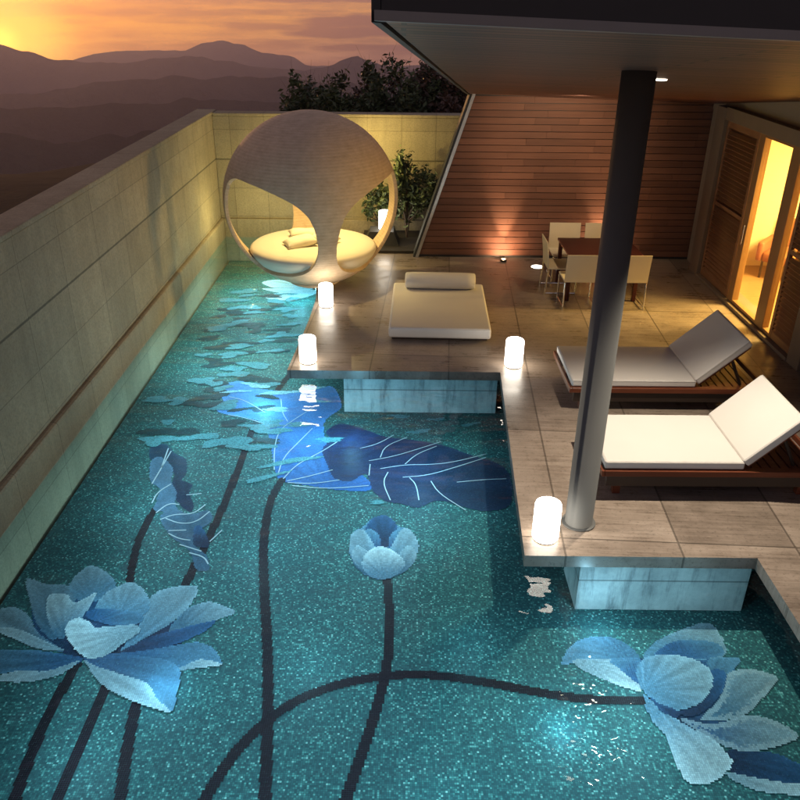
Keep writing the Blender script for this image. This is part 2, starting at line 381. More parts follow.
for x0, x1, y, lb in [(-.72, 1.24, 9.14, 'long pale blue lit concrete block under the deck edge before the daybed'), (1.56, 3.03, 5.45, 'pale blue lit concrete block under the deck edge beside the column')]:
    bm = BM(); box(bm, x0, x1, y-.045, y+(.47 if y > 6 else .49), FZ+.004, -.118, .004, 1); o = obj('pool_block', bm, M['poolc']); tag(o, lb, 'pool block', 'concrete blocks under the deck edge')

# left wall: plinth + panel wall + coping
t = thing('pool_wall', 'long pale concrete wall with panel joints along the left of the pool', 'wall', (-3.7, 7, FZ))
def wp(name, mat, *b, bev=.008):
    bm = BM(); box(bm, *b, bev, 2); o = obj(name, bm, mat); return o
def under(o, t):
    o.parent = t; o.matrix_parent_inverse = Matrix.Translation(-Vector(t.location)); return o
under(wp('plinth', M['wl'], -3.95, -3.55, -2, 16.1, FZ-.1, .245, bev=.035), t)
under(wp('panel_wall', M['wl'], -3.95, -3.615, -2, 16.1, .245, 2.2), t)
under(wp('coping', M['wl'], -3.97, -3.6, -2, 16.12, 2.203, 2.262, bev=.012), t)
t = thing('back_wall', 'pale concrete panel wall lit yellow behind the round pod', 'wall', (-1, 15.9, FZ))
under(wp('plinth', M['wb'], -3.548, 6, 15.7, 16.08, FZ-.1, .245), t)
under(wp('panel_wall', M['wb'], -3.612, 6, 15.765, 16.08, .247, 2.18), t)
under(wp('coping', M['wb'], -3.598, 6, 15.75, 16.1, 2.183, 2.24, bev=.012), t)

# planting bed between pod and timber wall
bm = BM(); prism(bm, [(-.75, 14.25), (.25, 14.25), (.25, 14.6), (1.3, 14.6), (1.3, 15.69), (-.75, 15.69)], .004, .05); obj('soil', bm, M['soil'], kind='structure')

# ------------------------------------------------------------------ lotus mosaics (flat glass inlay on the pool floor)
def inside(p, poly):
    c = False; j = len(poly)-1
    for i in range(len(poly)):
        a, b = poly[i], poly[j]
        if (a[1] > p[1]) != (b[1] > p[1]) and p[0] < (b[0]-a[0])*(p[1]-a[1])/(b[1]-a[1])+a[0]: c = not c
        j = i
    return c
used = {}
def smooth_poly(P, it=4):
    n = len(P); Q = []
    for i in range(n):
        a, b, c, d = P[i-1], P[i], P[(i+1) % n], P[(i+2) % n]
        for k in range(it):
            t = k/it
            m0, m1 = (c-a)*.46, (d-b)*.46
            Q.append(b*(2*t**3-3*t*t+1) + m0*(t**3-2*t*t+t) + c*(3*t*t-2*t**3) + m1*(t**3-t*t))
    return Q
def tile_mesh(name, tiles, parent, layer):
    # tiles: {(i,j): colour}; flat little glass squares, layers sit a few mm apart
    verts, faces, cols = [], [], []; g = TS*.47; z = FZ + .003 + .0014*layer
    for (i, j), c in tiles.items():
        x, y = (i+.5)*TS, (j+.5)*TS; n = len(verts)
        verts += [(x-g, y-g, z), (x+g, y-g, z), (x+g, y+g, z), (x-g, y+g, z)]; faces.append((n, n+1, n+2, n+3)); cols.append(c)
    me = bpy.data.meshes.new(name); me.from_pydata(verts, [], faces)
    at_ = me.color_attributes.new('tile', 'FLOAT_COLOR', 'CORNER')
    flat = []
    for c in cols: flat += [*c, 1]*4
    at_.data.foreach_set('color', flat)
    me.materials.append(M['inlay']); o = bpy.data.objects.new(name, me); link(o)
    if parent: under(o, parent)
    return o
def jit(c, a=.16):
    k = 1 + R.uniform(-a, a); return tuple(max(0, v*k) for v in c)
def petal(px, parent, c0, c1, axis, layer, name='petal', rim=None, sm=1, rimw=.05):
    P = [at(x, y, FZ).xy for x, y in px]; P = smooth_poly(P) if sm else P; seed = R.random()*50
    A, B = at(*axis[0], FZ).xy, at(*axis[1], FZ).xy; D = B-A; L2 = D.dot(D)
    x0 = int(min(p.x for p in P)/TS)-1; x1 = int(max(p.x for p in P)/TS)+1; y0 = int(min(p.y for p in P)/TS)-1; y1 = int(max(p.y for p in P)/TS)+1
    T = {}
    for i in range(x0, x1+1):
        for j in range(y0, y1+1):
            q = Vector(((i+.5)*TS, (j+.5)*TS))
            if not inside(q, P): continue
            d = min(((q-(a+(b-a)*max(0, min(1, (q-a).dot(b-a)/max(1e-9, (b-a).length_squared))))).length) for a, b in zip(P, P[1:]+P[:1]))
            t = (q-A).dot(D)/L2; t = max(0, min(1, t)); t = t*t*(3-2*t) + R.uniform(-.1, .1); t = max(0, min(1, t))
            aa = math.atan2((q-A).y, (q-A).x); rr2 = (q-A).length
            k = 1 + .22*noise.noise(Vector((aa*7+seed, rr2*1.5, seed))) + .1*math.sin(aa*26+seed) + .35*math.exp(-d/.035)*(.4+t)
            c = [(a+(b-a)*t)*k for a, b in zip(c0, c1)]
            if rim is not None and d < rimw*R.uniform(.6, 1.2): c = [(u+v)/2 for u, v in zip(c, rim)]
            T[(i, j)] = jit(c)
    return tile_mesh(name, T, parent, layer)
def strip(px, parent, w, c, layer, name='stem', z=FZ):
    P = [at(x, y, z).xy for x, y in px]
    for _ in range(2):                        # Chaikin, ends kept
        Q = [P[0]]
        for a, b in zip(P, P[1:]): Q += [a*.75+b*.25, a*.25+b*.75]
        P = Q + [P[-1]]
    T = {}
    for a, b in zip(P, P[1:]):
        x0 = int((min(a.x, b.x)-w)/TS)-1; x1 = int((max(a.x, b.x)+w)/TS)+1; y0 = int((min(a.y, b.y)-w)/TS)-1; y1 = int((max(a.y, b.y)+w)/TS)+1
        for i in range(x0, x1+1):
            for j in range(y0, y1+1):
                if (i, j) in T: continue
                q = Vector(((i+.5)*TS, (j+.5)*TS)); t = max(0, min(1, (q-a).dot(b-a)/max(1e-9, (b-a).length_squared)))
                if (q-(a+(b-a)*t)).length < w/2: T[(i, j)] = jit(c, .25)
    return tile_mesh(name, T, parent, layer)
def vein(lines, parent, layer, w=.011, off=None):
    bm = BM(); z = FZ + .003 + .0014*layer
    for L in lines:
        P = [at(*(off(x, y) if off else (x, y)), FZ) for x, y in L]
        for _ in range(2):
            Q = [P[0]]
            for a, b in zip(P, P[1:]): Q += [a*.75+b*.25, a*.25+b*.75]
            P = Q + [P[-1]]
        prev = None
        for i, p in enumerate(P):
            d = (P[min(i+1, len(P)-1)]-P[max(i-1, 0)]).normalized(); n = Vector((-d.y, d.x, 0))*w/2
            a, b = bm.verts.new((p.x+n.x, p.y+n.y, z)), bm.verts.new((p.x-n.x, p.y-n.y, z))
            if prev: bm.faces.new([prev[0], prev[1], b, a])
            prev = (a, b)
    bmesh.ops.recalc_face_normals(bm, faces=bm.faces)
    return under(obj('vein', bm, M['veinm']), parent)
M['veinm'] = plain('silver_vein_tiles', (.5, .55, .6), .4)
c1 = lambda L: [(c[0]*.3125, 550+c[1]*.3125) for c in L]
c2 = lambda L: [(550+c[0]*.3125, 550+c[1]*.3125) for c in L]
STEM = (.014, .008, .014)
BL, MB, LB, WB, DB, NV = (.06, .135, .21), (.09, .19, .28), (.21, .29, .34), (.36, .42, .45), (.024, .075, .165), (.01, .022, .055)

a = at(85, 650, FZ)
t = thing('lotus_mosaic', 'big open pale blue lotus inlaid in the pool floor at lower left', 'mosaic', (a.x, a.y, FZ))
strip([(77, 664), (56, 700), (30, 755), (5, 830)], t, .085, STEM, 0)
petal(c1([(110, 160), (250, 130), (440, 150), (560, 230), (600, 250), (560, 320), (400, 350), (270, 352), (180, 320), (120, 280)]), t, NV, DB, [c1([(270, 350)])[0], c1([(300, 130)])[0]], .5)
petal(c1([(85, 93), (150, 110), (245, 125), (210, 240), (170, 290), (120, 240), (95, 160)]), t, BL, LB, [c1([(190, 280)])[0], c1([(85, 93)])[0]], 1)
petal(c1([(0, 190), (-60, 215), (0, 250), (50, 262), (110, 300), (210, 330), (120, 265), (95, 215), (50, 185)]), t, BL, LB, [c1([(200, 325)])[0], c1([(20, 190)])[0]], 2)
petal(c1([(-70, 245), (0, 248), (60, 255), (130, 287), (205, 322), (120, 318), (50, 288), (0, 268)]), t, LB, WB, [c1([(200, 325)])[0], c1([(-30, 250)])[0]], 3)
petal(c1([(-60, 335), (0, 323), (80, 320), (170, 330), (268, 350), (200, 385), (120, 405), (60, 388), (0, 400), (-60, 380)]), t, DB, MB, [c1([(260, 350)])[0], c1([(-40, 350)])[0]], 3)
petal(c1([(-60, 400), (0, 402), (60, 388), (150, 390), (255, 355), (200, 398), (120, 420), (50, 426), (-20, 418)]), t, LB, WB, [c1([(250, 360)])[0], c1([(-20, 410)])[0]], 4)
petal(c1([(222, 110), (285, 52), (345, 75), (372, 118), (340, 160), (250, 160)]), t, MB, LB, [c1([(290, 160)])[0], c1([(290, 55)])[0]], 2)
petal(c1([(148, 180), (165, 143), (215, 145), (242, 172), (310, 138), (270, 210), (205, 285), (165, 260)]), t, BL, WB, [c1([(205, 280)])[0], c1([(170, 150)])[0]], 4)
petal(c1([(450, 235), (475, 160), (530, 125), (632, 118), (600, 190), (540, 240), (450, 292), (380, 337), (430, 260)]), t, MB, LB, [c1([(400, 320)])[0], c1([(625, 122)])[0]], 2)
petal(c1([(540, 255), (600, 190), (660, 168), (700, 175), (755, 200), (690, 227), (640, 247), (560, 285)]), t, BL, LB, [c1([(560, 270)])[0], c1([(735, 200)])[0]], 3)
petal(c1([(370, 338), (470, 285), (560, 258), (690, 228), (645, 268), (540, 312), (420, 335)]), t, NV, DB, [c1([(370, 338)])[0], c1([(640, 250)])[0]], 4)
petal(c1([(370, 337), (460, 325), (560, 308), (640, 298), (690, 325), (710, 370), (640, 357), (575, 385), (480, 360)]), t, DB, MB, [c1([(370, 335)])[0], c1([(690, 350)])[0]], 5)
petal(c1([(568, 388), (640, 353), (712, 370), (640, 380)]), t, LB, WB, [c1([(570, 380)])[0], c1([(700, 370)])[0]], 6)
petal(c1([(300, 200), (340, 140), (420, 105), (470, 143), (478, 190), (450, 212), (380, 207)]), t, MB, LB, [c1([(380, 215)])[0], c1([(420, 110)])[0]], 5)
petal(c1([(275, 215), (310, 190), (440, 203), (455, 232), (400, 250), (330, 238)]), t, DB, BL, [c1([(290, 240)])[0], c1([(430, 200)])[0]], 6, 'seed_head')
petal(c1([(268, 350), (370, 335), (470, 345), (540, 358), (577, 388), (572, 440), (547, 523), (490, 470), (420, 435), (330, 400)]), t, DB, MB, [c1([(300, 350)])[0], c1([(560, 450)])[0]], 7)
petal(c1([(266, 350), (300, 372), (400, 405), (470, 430), (505, 482), (549, 524), (450, 497), (350, 452), (300, 402)]), t, LB, WB, [c1([(280, 360)])[0], c1([(530, 510)])[0]], 8)
petal(c1([(209, 270), (220, 235), (255, 220), (295, 240), (310, 252), (430, 243), (447, 265), (400, 300), (350, 337), (290, 352), (240, 322)]), t, LB, WB, [c1([(420, 260)])[0], c1([(215, 280)])[0]], 9)

a = at(690, 690, FZ)
t = thing('lotus_mosaic', 'open pale blue lotus inlaid in the pool floor at lower right', 'mosaic', (a.x, a.y, FZ))
strip([(650, 701), (600, 701), (550, 695), (500, 685), (440, 675), (385, 675), (330, 686), (285, 706), (245, 740), (215, 780), (190, 830)], t, .085, STEM, 1)
petal(c2([(290, 350), (400, 335), (520, 350), (600, 400), (560, 540), (640, 560), (560, 600), (420, 560), (310, 470)]), t, NV, DB, [c2([(300, 450)])[0], c2([(560, 400)])[0]], .5)
petal(c2([(300, 350), (330, 300), (400, 265), (500, 233), (547, 275), (562, 335), (500, 352), (400, 360)]), t, MB, LB, [c2([(430, 350)])[0], c2([(480, 240)])[0]], 1)
petal(c2([(335, 345), (380, 300), (450, 288), (535, 300), (552, 338), (450, 352)]), t, DB, BL, [c2([(430, 350)])[0], c2([(500, 290)])[0]], 2)
petal(c2([(38, 368), (60, 315), (110, 283), (190, 280), (250, 305), (285, 350), (200, 358), (120, 352)]), t, BL, MB, [c2([(250, 350)])[0], c2([(60, 320)])[0]], 1)
petal(c2([(80, 352), (200, 350), (285, 352), (302, 447), (240, 442), (150, 407), (88, 375)]), t, LB, WB, [c2([(120, 360)])[0], c2([(280, 440)])[0]], 2)
petal(c2([(190, 355), (285, 350), (290, 432), (230, 388)]), t, DB, BL, [c2([(270, 420)])[0], c2([(210, 350)])[0]], 3)
petal(c2([(505, 352), (605, 348), (592, 382), (550, 412), (515, 398)]), t, BL, MB, [c2([(520, 400)])[0], c2([(600, 350)])[0]], 2)
petal(c2([(540, 480), (565, 400), (640, 383), (728, 410), (692, 462), (622, 532), (540, 547), (480, 542)]), t, BL, LB, [c2([(500, 530)])[0], c2([(700, 410)])[0]], 3, rim=WB)
petal(c2([(415, 540), (520, 560), (640, 530), (740, 558), (795, 600), (722, 632), (620, 647), (520, 612)]), t, DB, LB, [c2([(430, 550)])[0], c2([(770, 600)])[0]], 4, rim=WB)
petal(c2([(540, 648), (700, 648), (800, 690), (870, 740), (800, 762), (680, 742), (580, 712)]), t, NV, DB, [c2([(550, 660)])[0], c2([(800, 740)])[0]], 3)
petal(c2([(560, 712), (680, 735), (800, 752), (880, 748), (820, 785), (680, 777), (600, 747)]), t, LB, WB, [c2([(570, 715)])[0], c2([(800, 770)])[0]], 4)
petal(c2([(515, 388), (562, 398), (545, 470), (470, 532), (410, 522), (490, 488)]), t, NV, DB, [c2([(450, 520)])[0], c2([(550, 400)])[0]], 5)
petal(c2([(298, 465), (340, 498), (420, 555), (520, 608), (562, 650), (582, 690), (520, 747), (440, 747), (400, 680), (370, 600), (320, 540)]), t, MB, WB, [c2([(320, 480)])[0], c2([(510, 740)])[0]], 6)
petal(c2([(275, 392), (300, 350), (380, 338), (460, 353), (512, 388), (518, 440), (480, 492), (410, 517), (340, 492), (288, 442)]), t, MB, LB, [c2([(300, 450)])[0], c2([(480, 380)])[0]], 7)
petal(c2([(318, 470), (345, 492), (410, 520), (400, 540), (350, 515)]), t, DB, NV, [c2([(320, 470)])[0], c2([(400, 530)])[0]], 8)

a = at(384, 560, FZ)
t = thing('lotus_bud_mosaic', 'closed pale blue lotus bud inlaid in the middle of the pool floor', 'mosaic', (a.x, a.y, FZ))
strip([(387, 575), (390, 620), (388, 665), (375, 715), (358, 765), (335, 830)], t, .08, STEM, 0)
petal([(349, 549), (352, 534), (363, 527), (372, 519), (386, 516), (398, 526), (411, 531), (419, 546), (413, 562), (400, 574), (385, 580), (368, 577), (354, 565)], t, BL, MB, [(384, 575), (384, 520)], 1)
petal([(372, 519), (386, 516), (397, 526), (392, 542), (384, 549), (375, 541), (366, 530)], t, NV, DB, [(385, 545), (385, 518)], 2)
petal([(349, 549), (352, 534), (363, 530), (372, 542), (378, 556), (370, 570), (356, 566)], t, MB, LB, [(374, 568), (352, 536)], 3)
petal([(419, 546), (411, 531), (402, 530), (394, 542), (388, 556), (398, 572), (412, 563)], t, MB, LB, [(394, 568), (412, 533)], 3)
petal([(351, 556), (357, 546), (367, 552), (372, 564), (370, 575), (358, 568)], t, BL, LB, [(370, 574), (354, 550)], 3.5)
petal([(417, 556), (410, 546), (401, 552), (396, 564), (398, 575), (410, 568)], t, BL, LB, [(398, 574), (414, 550)], 3.5)
petal([(364, 540), (368, 529), (378, 534), (381, 546), (374, 552)], t, DB, MB, [(375, 551), (368, 530)], 2.5)
petal([(404, 540), (400, 529), (391, 535), (388, 547), (395, 552)], t, DB, MB, [(394, 551), (401, 530)], 2.5)
petal([(362, 566), (366, 554), (380, 547), (396, 553), (405, 564), (396, 576), (383, 580), (370, 577)], t, MB, WB, [(384, 578), (384, 550)], 4)

c3 = lambda L: [(200+c[0]*.225, 350+c[1]*.225) for c in L]
a = at(340, 450, FZ)
t = thing('lotus_leaf_mosaic', 'wide ruffled blue lotus leaf with silver veins inlaid before the deck', 'mosaic', (a.x, a.y, FZ))
strip([(282, 480), (270, 500), (263, 540), (264, 590), (268, 650), (268, 720), (264, 830)], t, .085, STEM, 2)
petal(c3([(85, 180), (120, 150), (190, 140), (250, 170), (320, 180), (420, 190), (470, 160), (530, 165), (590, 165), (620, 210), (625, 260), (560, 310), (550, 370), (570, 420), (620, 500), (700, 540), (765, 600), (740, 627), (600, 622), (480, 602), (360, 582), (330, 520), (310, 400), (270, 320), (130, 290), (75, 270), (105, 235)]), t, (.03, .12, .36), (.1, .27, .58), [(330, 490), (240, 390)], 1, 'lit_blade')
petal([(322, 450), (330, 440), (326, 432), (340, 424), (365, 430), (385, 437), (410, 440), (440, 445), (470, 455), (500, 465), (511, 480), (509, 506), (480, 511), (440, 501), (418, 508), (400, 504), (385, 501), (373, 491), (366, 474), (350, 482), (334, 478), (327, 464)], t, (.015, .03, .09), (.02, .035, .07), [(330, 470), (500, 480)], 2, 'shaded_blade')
vein([c3(L) for L in [[(130, 210), (200, 225), (290, 280)], [(125, 290), (210, 305), (330, 345)], [(330, 535), (330, 440), (350, 360), (420, 310), (500, 260)], [(345, 560), (370, 480), (440, 410), (500, 350)], [(370, 575), (430, 510), (540, 455), (610, 410)], [(385, 585), (480, 565), (590, 535)], [(390, 592), (500, 597), (620, 580)], [(410, 605), (560, 620), (750, 605)], [(360, 220), (365, 280), (390, 320)]]] +
     [[(x*.225+360, y*.225+350) for x, y in L] for L in [[(0, 440), (80, 420), (150, 380)], [(40, 495), (150, 475), (250, 445), (360, 410)], [(90, 480), (110, 430), (210, 390)], [(90, 530), (200, 512), (320, 512), (420, 500), (560, 465)], [(200, 510), (250, 465), (340, 430)], [(190, 568), (300, 560), (420, 525), (560, 480)], [(430, 590), (560, 578), (650, 575)], [(45, 510), (40, 560)], [(125, 545), (100, 590), (135, 670)], [(220, 570), (250, 600), (262, 670)], [(315, 585), (350, 640), (470, 715)]]], t, 4)

c6 = lambda L: [(130+c[0]*.275, 380+c[1]*.275) for c in L]
a = at(180, 500, FZ)
t = thing('lotus_leaf_mosaic', 'small curled grey blue lotus leaf inlaid near the left wall', 'mosaic', (a.x, a.y, FZ))
strip([(155, 509), (140, 535), (132, 565), (127, 600)], t, .075, STEM, 0); strip([(110, 680), (100, 700), (80, 745), (45, 830)], t, .085, STEM, 0)
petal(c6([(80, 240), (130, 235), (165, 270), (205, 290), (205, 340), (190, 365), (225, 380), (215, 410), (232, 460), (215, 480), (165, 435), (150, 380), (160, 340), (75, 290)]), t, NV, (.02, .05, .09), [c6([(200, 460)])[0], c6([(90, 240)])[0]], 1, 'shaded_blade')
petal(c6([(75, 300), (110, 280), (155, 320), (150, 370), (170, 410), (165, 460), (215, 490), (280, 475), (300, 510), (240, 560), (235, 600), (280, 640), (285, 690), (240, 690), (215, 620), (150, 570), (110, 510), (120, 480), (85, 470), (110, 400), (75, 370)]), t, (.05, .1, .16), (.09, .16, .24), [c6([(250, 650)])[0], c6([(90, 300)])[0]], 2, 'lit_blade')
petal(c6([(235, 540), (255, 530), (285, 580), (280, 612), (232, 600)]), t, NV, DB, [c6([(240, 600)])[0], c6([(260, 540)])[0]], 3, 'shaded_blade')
vein([c6(L) for L in [[(80, 380), (110, 330), (150, 260)], [(80, 450), (100, 410), (150, 380)], [(95, 485), (140, 450), (180, 455)], [(110, 510), (160, 490), (230, 490), (275, 455)], [(130, 505), (180, 525), (240, 520), (290, 480)], [(140, 550), (205, 548)], [(140, 560), (180, 580), (220, 585)], [(180, 600), (260, 625)], [(215, 630), (270, 645), (285, 672)], [(290, 590), (335, 548)], [(205, 420), (260, 415)], [(115, 320), (140, 250)]]], t, 4, .014)

t0 = strip([(297, 366), (285, 380), (272, 398), (252, 428), (238, 470), (222, 510), (203, 550), (186, 583), (160, 640), (140, 690), (128, 740), (116, 830)], None, .085, STEM, 0, 'stem_mosaic')
tag(t0, 'long straight dark stem inlaid from behind the big leaf past the lower left lotus', 'mosaic')
a = at(290, 292, FZ)
t = thing('lotus_mosaic', 'small pale lotus inlaid in the far pool below the round pod', 'mosaic', (a.x, a.y, FZ))
for k, (P, A) in enumerate([([(262, 283), (278, 280), (300, 284), (318, 288), (300, 291), (280, 290)], [(315, 288), (265, 283)]), ([(265, 297), (285, 292), (312, 290), (316, 294), (295, 300), (275, 300)], [(314, 292), (266, 298)]), ([(262, 289), (280, 289), (300, 291), (280, 293)], [(300, 291), (262, 289)])]):
    petal(P, t, (.3, .5, .56), (.5, .68, .72), A, k+1)

# ripple light and reflections painted as pale and dark tiles over the far pool
t = thing('painted_reflections', 'scattered pale and dark ripple reflections painted in tiles over the far pool floor', 'mosaic', (-2.4, 10, FZ))
rr_ = random.Random(12)
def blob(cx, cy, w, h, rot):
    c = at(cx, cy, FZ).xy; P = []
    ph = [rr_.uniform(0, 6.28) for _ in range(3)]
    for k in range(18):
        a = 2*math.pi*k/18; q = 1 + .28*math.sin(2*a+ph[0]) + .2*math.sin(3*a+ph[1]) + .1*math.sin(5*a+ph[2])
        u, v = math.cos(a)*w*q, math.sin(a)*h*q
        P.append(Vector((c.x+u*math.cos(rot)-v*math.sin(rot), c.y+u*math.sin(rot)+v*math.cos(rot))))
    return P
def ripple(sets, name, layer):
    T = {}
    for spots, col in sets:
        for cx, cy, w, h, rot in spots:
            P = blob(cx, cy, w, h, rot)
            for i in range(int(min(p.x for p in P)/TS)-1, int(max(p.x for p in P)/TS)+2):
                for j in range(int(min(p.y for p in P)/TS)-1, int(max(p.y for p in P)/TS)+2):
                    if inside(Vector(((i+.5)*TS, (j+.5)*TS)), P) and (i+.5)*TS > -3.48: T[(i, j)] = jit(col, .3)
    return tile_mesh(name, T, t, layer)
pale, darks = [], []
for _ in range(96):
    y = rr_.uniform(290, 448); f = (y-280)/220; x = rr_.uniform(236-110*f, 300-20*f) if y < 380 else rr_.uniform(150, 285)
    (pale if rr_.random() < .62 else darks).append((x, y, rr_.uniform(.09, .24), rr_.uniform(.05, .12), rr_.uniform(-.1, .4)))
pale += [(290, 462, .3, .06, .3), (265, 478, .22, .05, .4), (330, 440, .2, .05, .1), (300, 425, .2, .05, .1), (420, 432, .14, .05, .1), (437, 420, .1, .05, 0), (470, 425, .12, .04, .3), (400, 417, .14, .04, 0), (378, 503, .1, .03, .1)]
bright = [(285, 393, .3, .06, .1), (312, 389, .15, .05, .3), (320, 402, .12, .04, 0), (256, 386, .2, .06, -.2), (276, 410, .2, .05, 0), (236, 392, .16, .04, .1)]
ripple([(pale, (.1, .28, .31)), (bright, (.3, .53, .6))], 'pale_reflections', 5); ripple([(darks, (.02, .055, .062))], 'dark_reflections', 3)

# ------------------------------------------------------------------ house: timber wall, raked roof, column, door wall, room
HX, HY = 5.08, 14.05
house = thing('house', 'modern house with raked timber wall, dark sloping roof and lit glass door', 'house', (3.2, 9, 0))
def hpart(name, bm, mat, p=None, smooth=False):
    o = obj(name, bm, mat, smooth=smooth)
    par = p or house
    o.parent = par; o.matrix_parent_inverse = Matrix.Translation(-Vector(house.location)) if par is house else Matrix.Identity(4)
    return o
def sz(x, y): return 3.77 - .0275*(x-1.64) - .1209*(y-5.85)     # underside of the roof
def tone_attr(o, per):
    at_ = o.data.attributes.new('tone', 'FLOAT', 'FACE'); at_.data.foreach_set('value', per)
# timber wall
lx = lambda z: .30 + (1.2-.30)*z/2.8
bm = BM(); tones = []
z = .05; rows = 0
while z < 2.95:
    x = lx(z) + .01; first = True
    while x < 5.35:
        w = R.uniform(.7, 2.2); x1 = min(5.38, x+w)
        if 5.38-x1 < .3: x1 = 5.38
        n0 = len(bm.faces)
        zl, zh = z, z+.103
        top = min(sz(x, HY), sz(x1, HY)) - .005
        if zl < top - .003:
            zb = min(zh, sz(x1, HY)-.004); zh = min(zh, sz(x, HY)-.004); d = 0.
            xa, xb = (lx(zl)+.01, lx(zh)+.01) if first else (x+.0015, x+.0015)
            lo = [(xa, HY-d, zl), (x1-.0015, HY-d, zl), (x1-.0015, HY+.025, zl), (xa, HY+.025, zl)]
            hi = [(xb, HY-d, zh), (x1-.0015, HY-d, zb), (x1-.0015, HY+.025, zb), (xb, HY+.025, zh)]
            hexa(bm, lo, hi)
        tn = R.random(); tones += [tn]*(len(bm.faces)-n0)
        x = x1; first = False
    z += .1135
boards = hpart('timber_wall', bm, M['boards']); tone_attr(boards, tones)
bm = BM(); hexa(bm, [(lx(0), HY+.03, 0), (5.4, HY+.03, 0), (5.4, HY+.25, 0), (lx(0), HY+.25, 0)], [(lx(2.82), HY+.03, 2.82), (5.4, HY+.03, 2.66), (5.4, HY+.25, 2.66), (lx(2.82), HY+.25, 2.82)])
hpart('backing_wall', bm, M['black'], boards)
bm = BM(); hexa(bm, [(lx(0)-.05, HY-.03, 0), (lx(0)+.005, HY-.03, 0), (lx(0)+.005, HY+.27, 0), (lx(0)-.05, HY+.27, 0)], [(lx(2.8)-.05, HY-.03, 2.8), (lx(2.8)+.005, HY-.03, 2.8), (lx(2.8)+.005, HY+.27, 2.8), (lx(2.8)-.05, HY+.27, 2.8)])
hpart('edge_trim', bm, M['trim'], boards)
bm = BM(); hexa(bm, [(lx(0)-.09, HY-.01, 0), (lx(0)-.053, HY-.01, 0), (lx(0)-.053, HY+.3, 0), (lx(0)-.09, HY+.3, 0)], [(lx(2.8)-.09, HY-.01, 2.8), (lx(2.8)-.053, HY-.01, 2.8), (lx(2.8)-.053, HY+.3, 2.8), (lx(2.8)-.09, HY+.3, 2.8)])
hpart('edge_return', bm, M['black'], boards)
# roof
def slab(poly, t0, t1):
    bm = BM(); hexa(bm, [(x, y, sz(x, y)+t0) for x, y in poly], [(x, y, sz(x, y)+t1) for x, y in poly]); return bm
rp = [(-.085, 3.3), (6.8, 3.75), (6.8, 14.6), (1.16, 14.6)]
roof = hpart('roof', slab(rp, .012, .3), M['black'])
hpart('soffit', slab([(-.075, 3.305), (6.79, 3.755), (6.79, 14.59), (1.165, 14.59)], 0, .011), M['soffit'], roof)
fd = Vector((6.885, .45, 0)).normalized()
bm = BM(); q0, q1 = Vector((-.11, 3.26, 0)), Vector((6.8, 3.712, 0)); n = Vector((-fd.y, fd.x, 0))*.035
lo = [q0, q1, q1+n, q0+n]
hexa(bm, [(v.x, v.y, sz(v.x, v.y)-.006) for v in lo], [(v.x, v.y, sz(v.x, v.y)+.03) for v in lo]); hpart('fascia', bm, M['fascia'], roof)
bm = BM(); lo = [Vector((-.04, 3.31, 0)), Vector((6.8, 3.757, 0)), Vector((6.8, 4.1, 0)), Vector((.02, 3.65, 0))]
hexa(bm, [(v.x, v.y, sz(v.x, v.y)+.302) for v in lo], [(v.x, v.y, sz(v.x, v.y)+.9) for v in lo]); hpart('upper_wall', bm, M['black'], roof)
bm = BM(); e0, e1 = Vector((-.11, 3.26)), Vector((1.13, 14.6))
lo = [(e0.x-.012, e0.y+.02), (e0.x+.022, e0.y+.04), (e1.x+.02, e1.y), (e1.x-.015, e1.y)]
hexa(bm, [(x, y, sz(x, y)-.01) for x, y in lo], [(x, y, sz(x, y)+.3) for x, y in lo]); hpart('roof_edge', bm, M['black'], roof)
# soffit downlight trims
def downlight(x, y):
    bm = BM(); z = sz(x, y); lathe(bm, [(0, -.004), (.04, -.004), (.055, -.01), (.06, -.002), (0, -.002)], 24, (x, y, z)); o = hpart('downlight', bm, M['disc'], roof); return o
DL = [(2.04, 6.79), (2.75, 7.1), (3.1, 12.1)]
for x, y in DL[:1]: downlight(x, y)
# column
bm = BM(); lathe(bm, [(0, .002), (.15, .002), (.15, .012), (.122, .014), (.119, sz(1.63, 5.88)+.02), (0, sz(1.63, 5.88)+.02)], 40, (1.62, 5.88, 0)); cl_ = hpart('column', bm, M['steelgrey'], smooth=False)
for p in cl_.data.polygons: p.use_smooth = abs(p.normal.z) < .5
# side wall with door opening Y 9.55..13.1
def wbox(name, mat, *b, p=None, bev=.006):
    bm = BM(); box(bm, *b, bev, 2); return hpart(name, bm, mat, p)
bm = BM(); hexa(bm, [(5.18, 3.7, 0), (5.42, 3.7, 0), (5.42, 9.5, 0), (5.18, 9.5, 0)], [(5.18, 3.7, sz(5.2, 3.7)), (5.42, 3.7, sz(5.4, 3.7)), (5.42, 9.5, sz(5.4, 9.5)), (5.18, 9.5, sz(5.2, 9.5))]); sw = hpart('side_wall', bm, M['conc'])
bm = BM(); hexa(bm, [(5.18, 9.5, 2.74), (5.42, 9.5, 2.74), (5.42, 14.03, 2.6), (5.18, 14.03, 2.6)], [(5.18, 9.5, sz(5.3, 9.5)), (5.42, 9.5, sz(5.3, 9.5)), (5.42, 14.03, sz(5.3, 14.03)), (5.18, 14.03, sz(5.3, 14.03))]); hpart('lintel_wall', bm, M['plaster'], sw)
wbox('corner_wall', M['plaster'], 5.19, 5.42, 13.5, 14.03, 0, 2.7, p=sw)
sur = wbox('door_surround', M['conc'], 5.05, 5.42, 13.1, 13.48, 0, 2.72)
wbox('surround_head', M['conc'], 5.052, 5.42, 9.5, 13.098, 2.55, 2.74, p=sur)
wbox('surround_post', M['conc'], 5.052, 5.42, 9.2, 9.52, 0, 2.74, p=sur)
wbox('sill', M['conc'], 5.04, 5.42, 9.522, 13.098, 0, .05, p=sur)
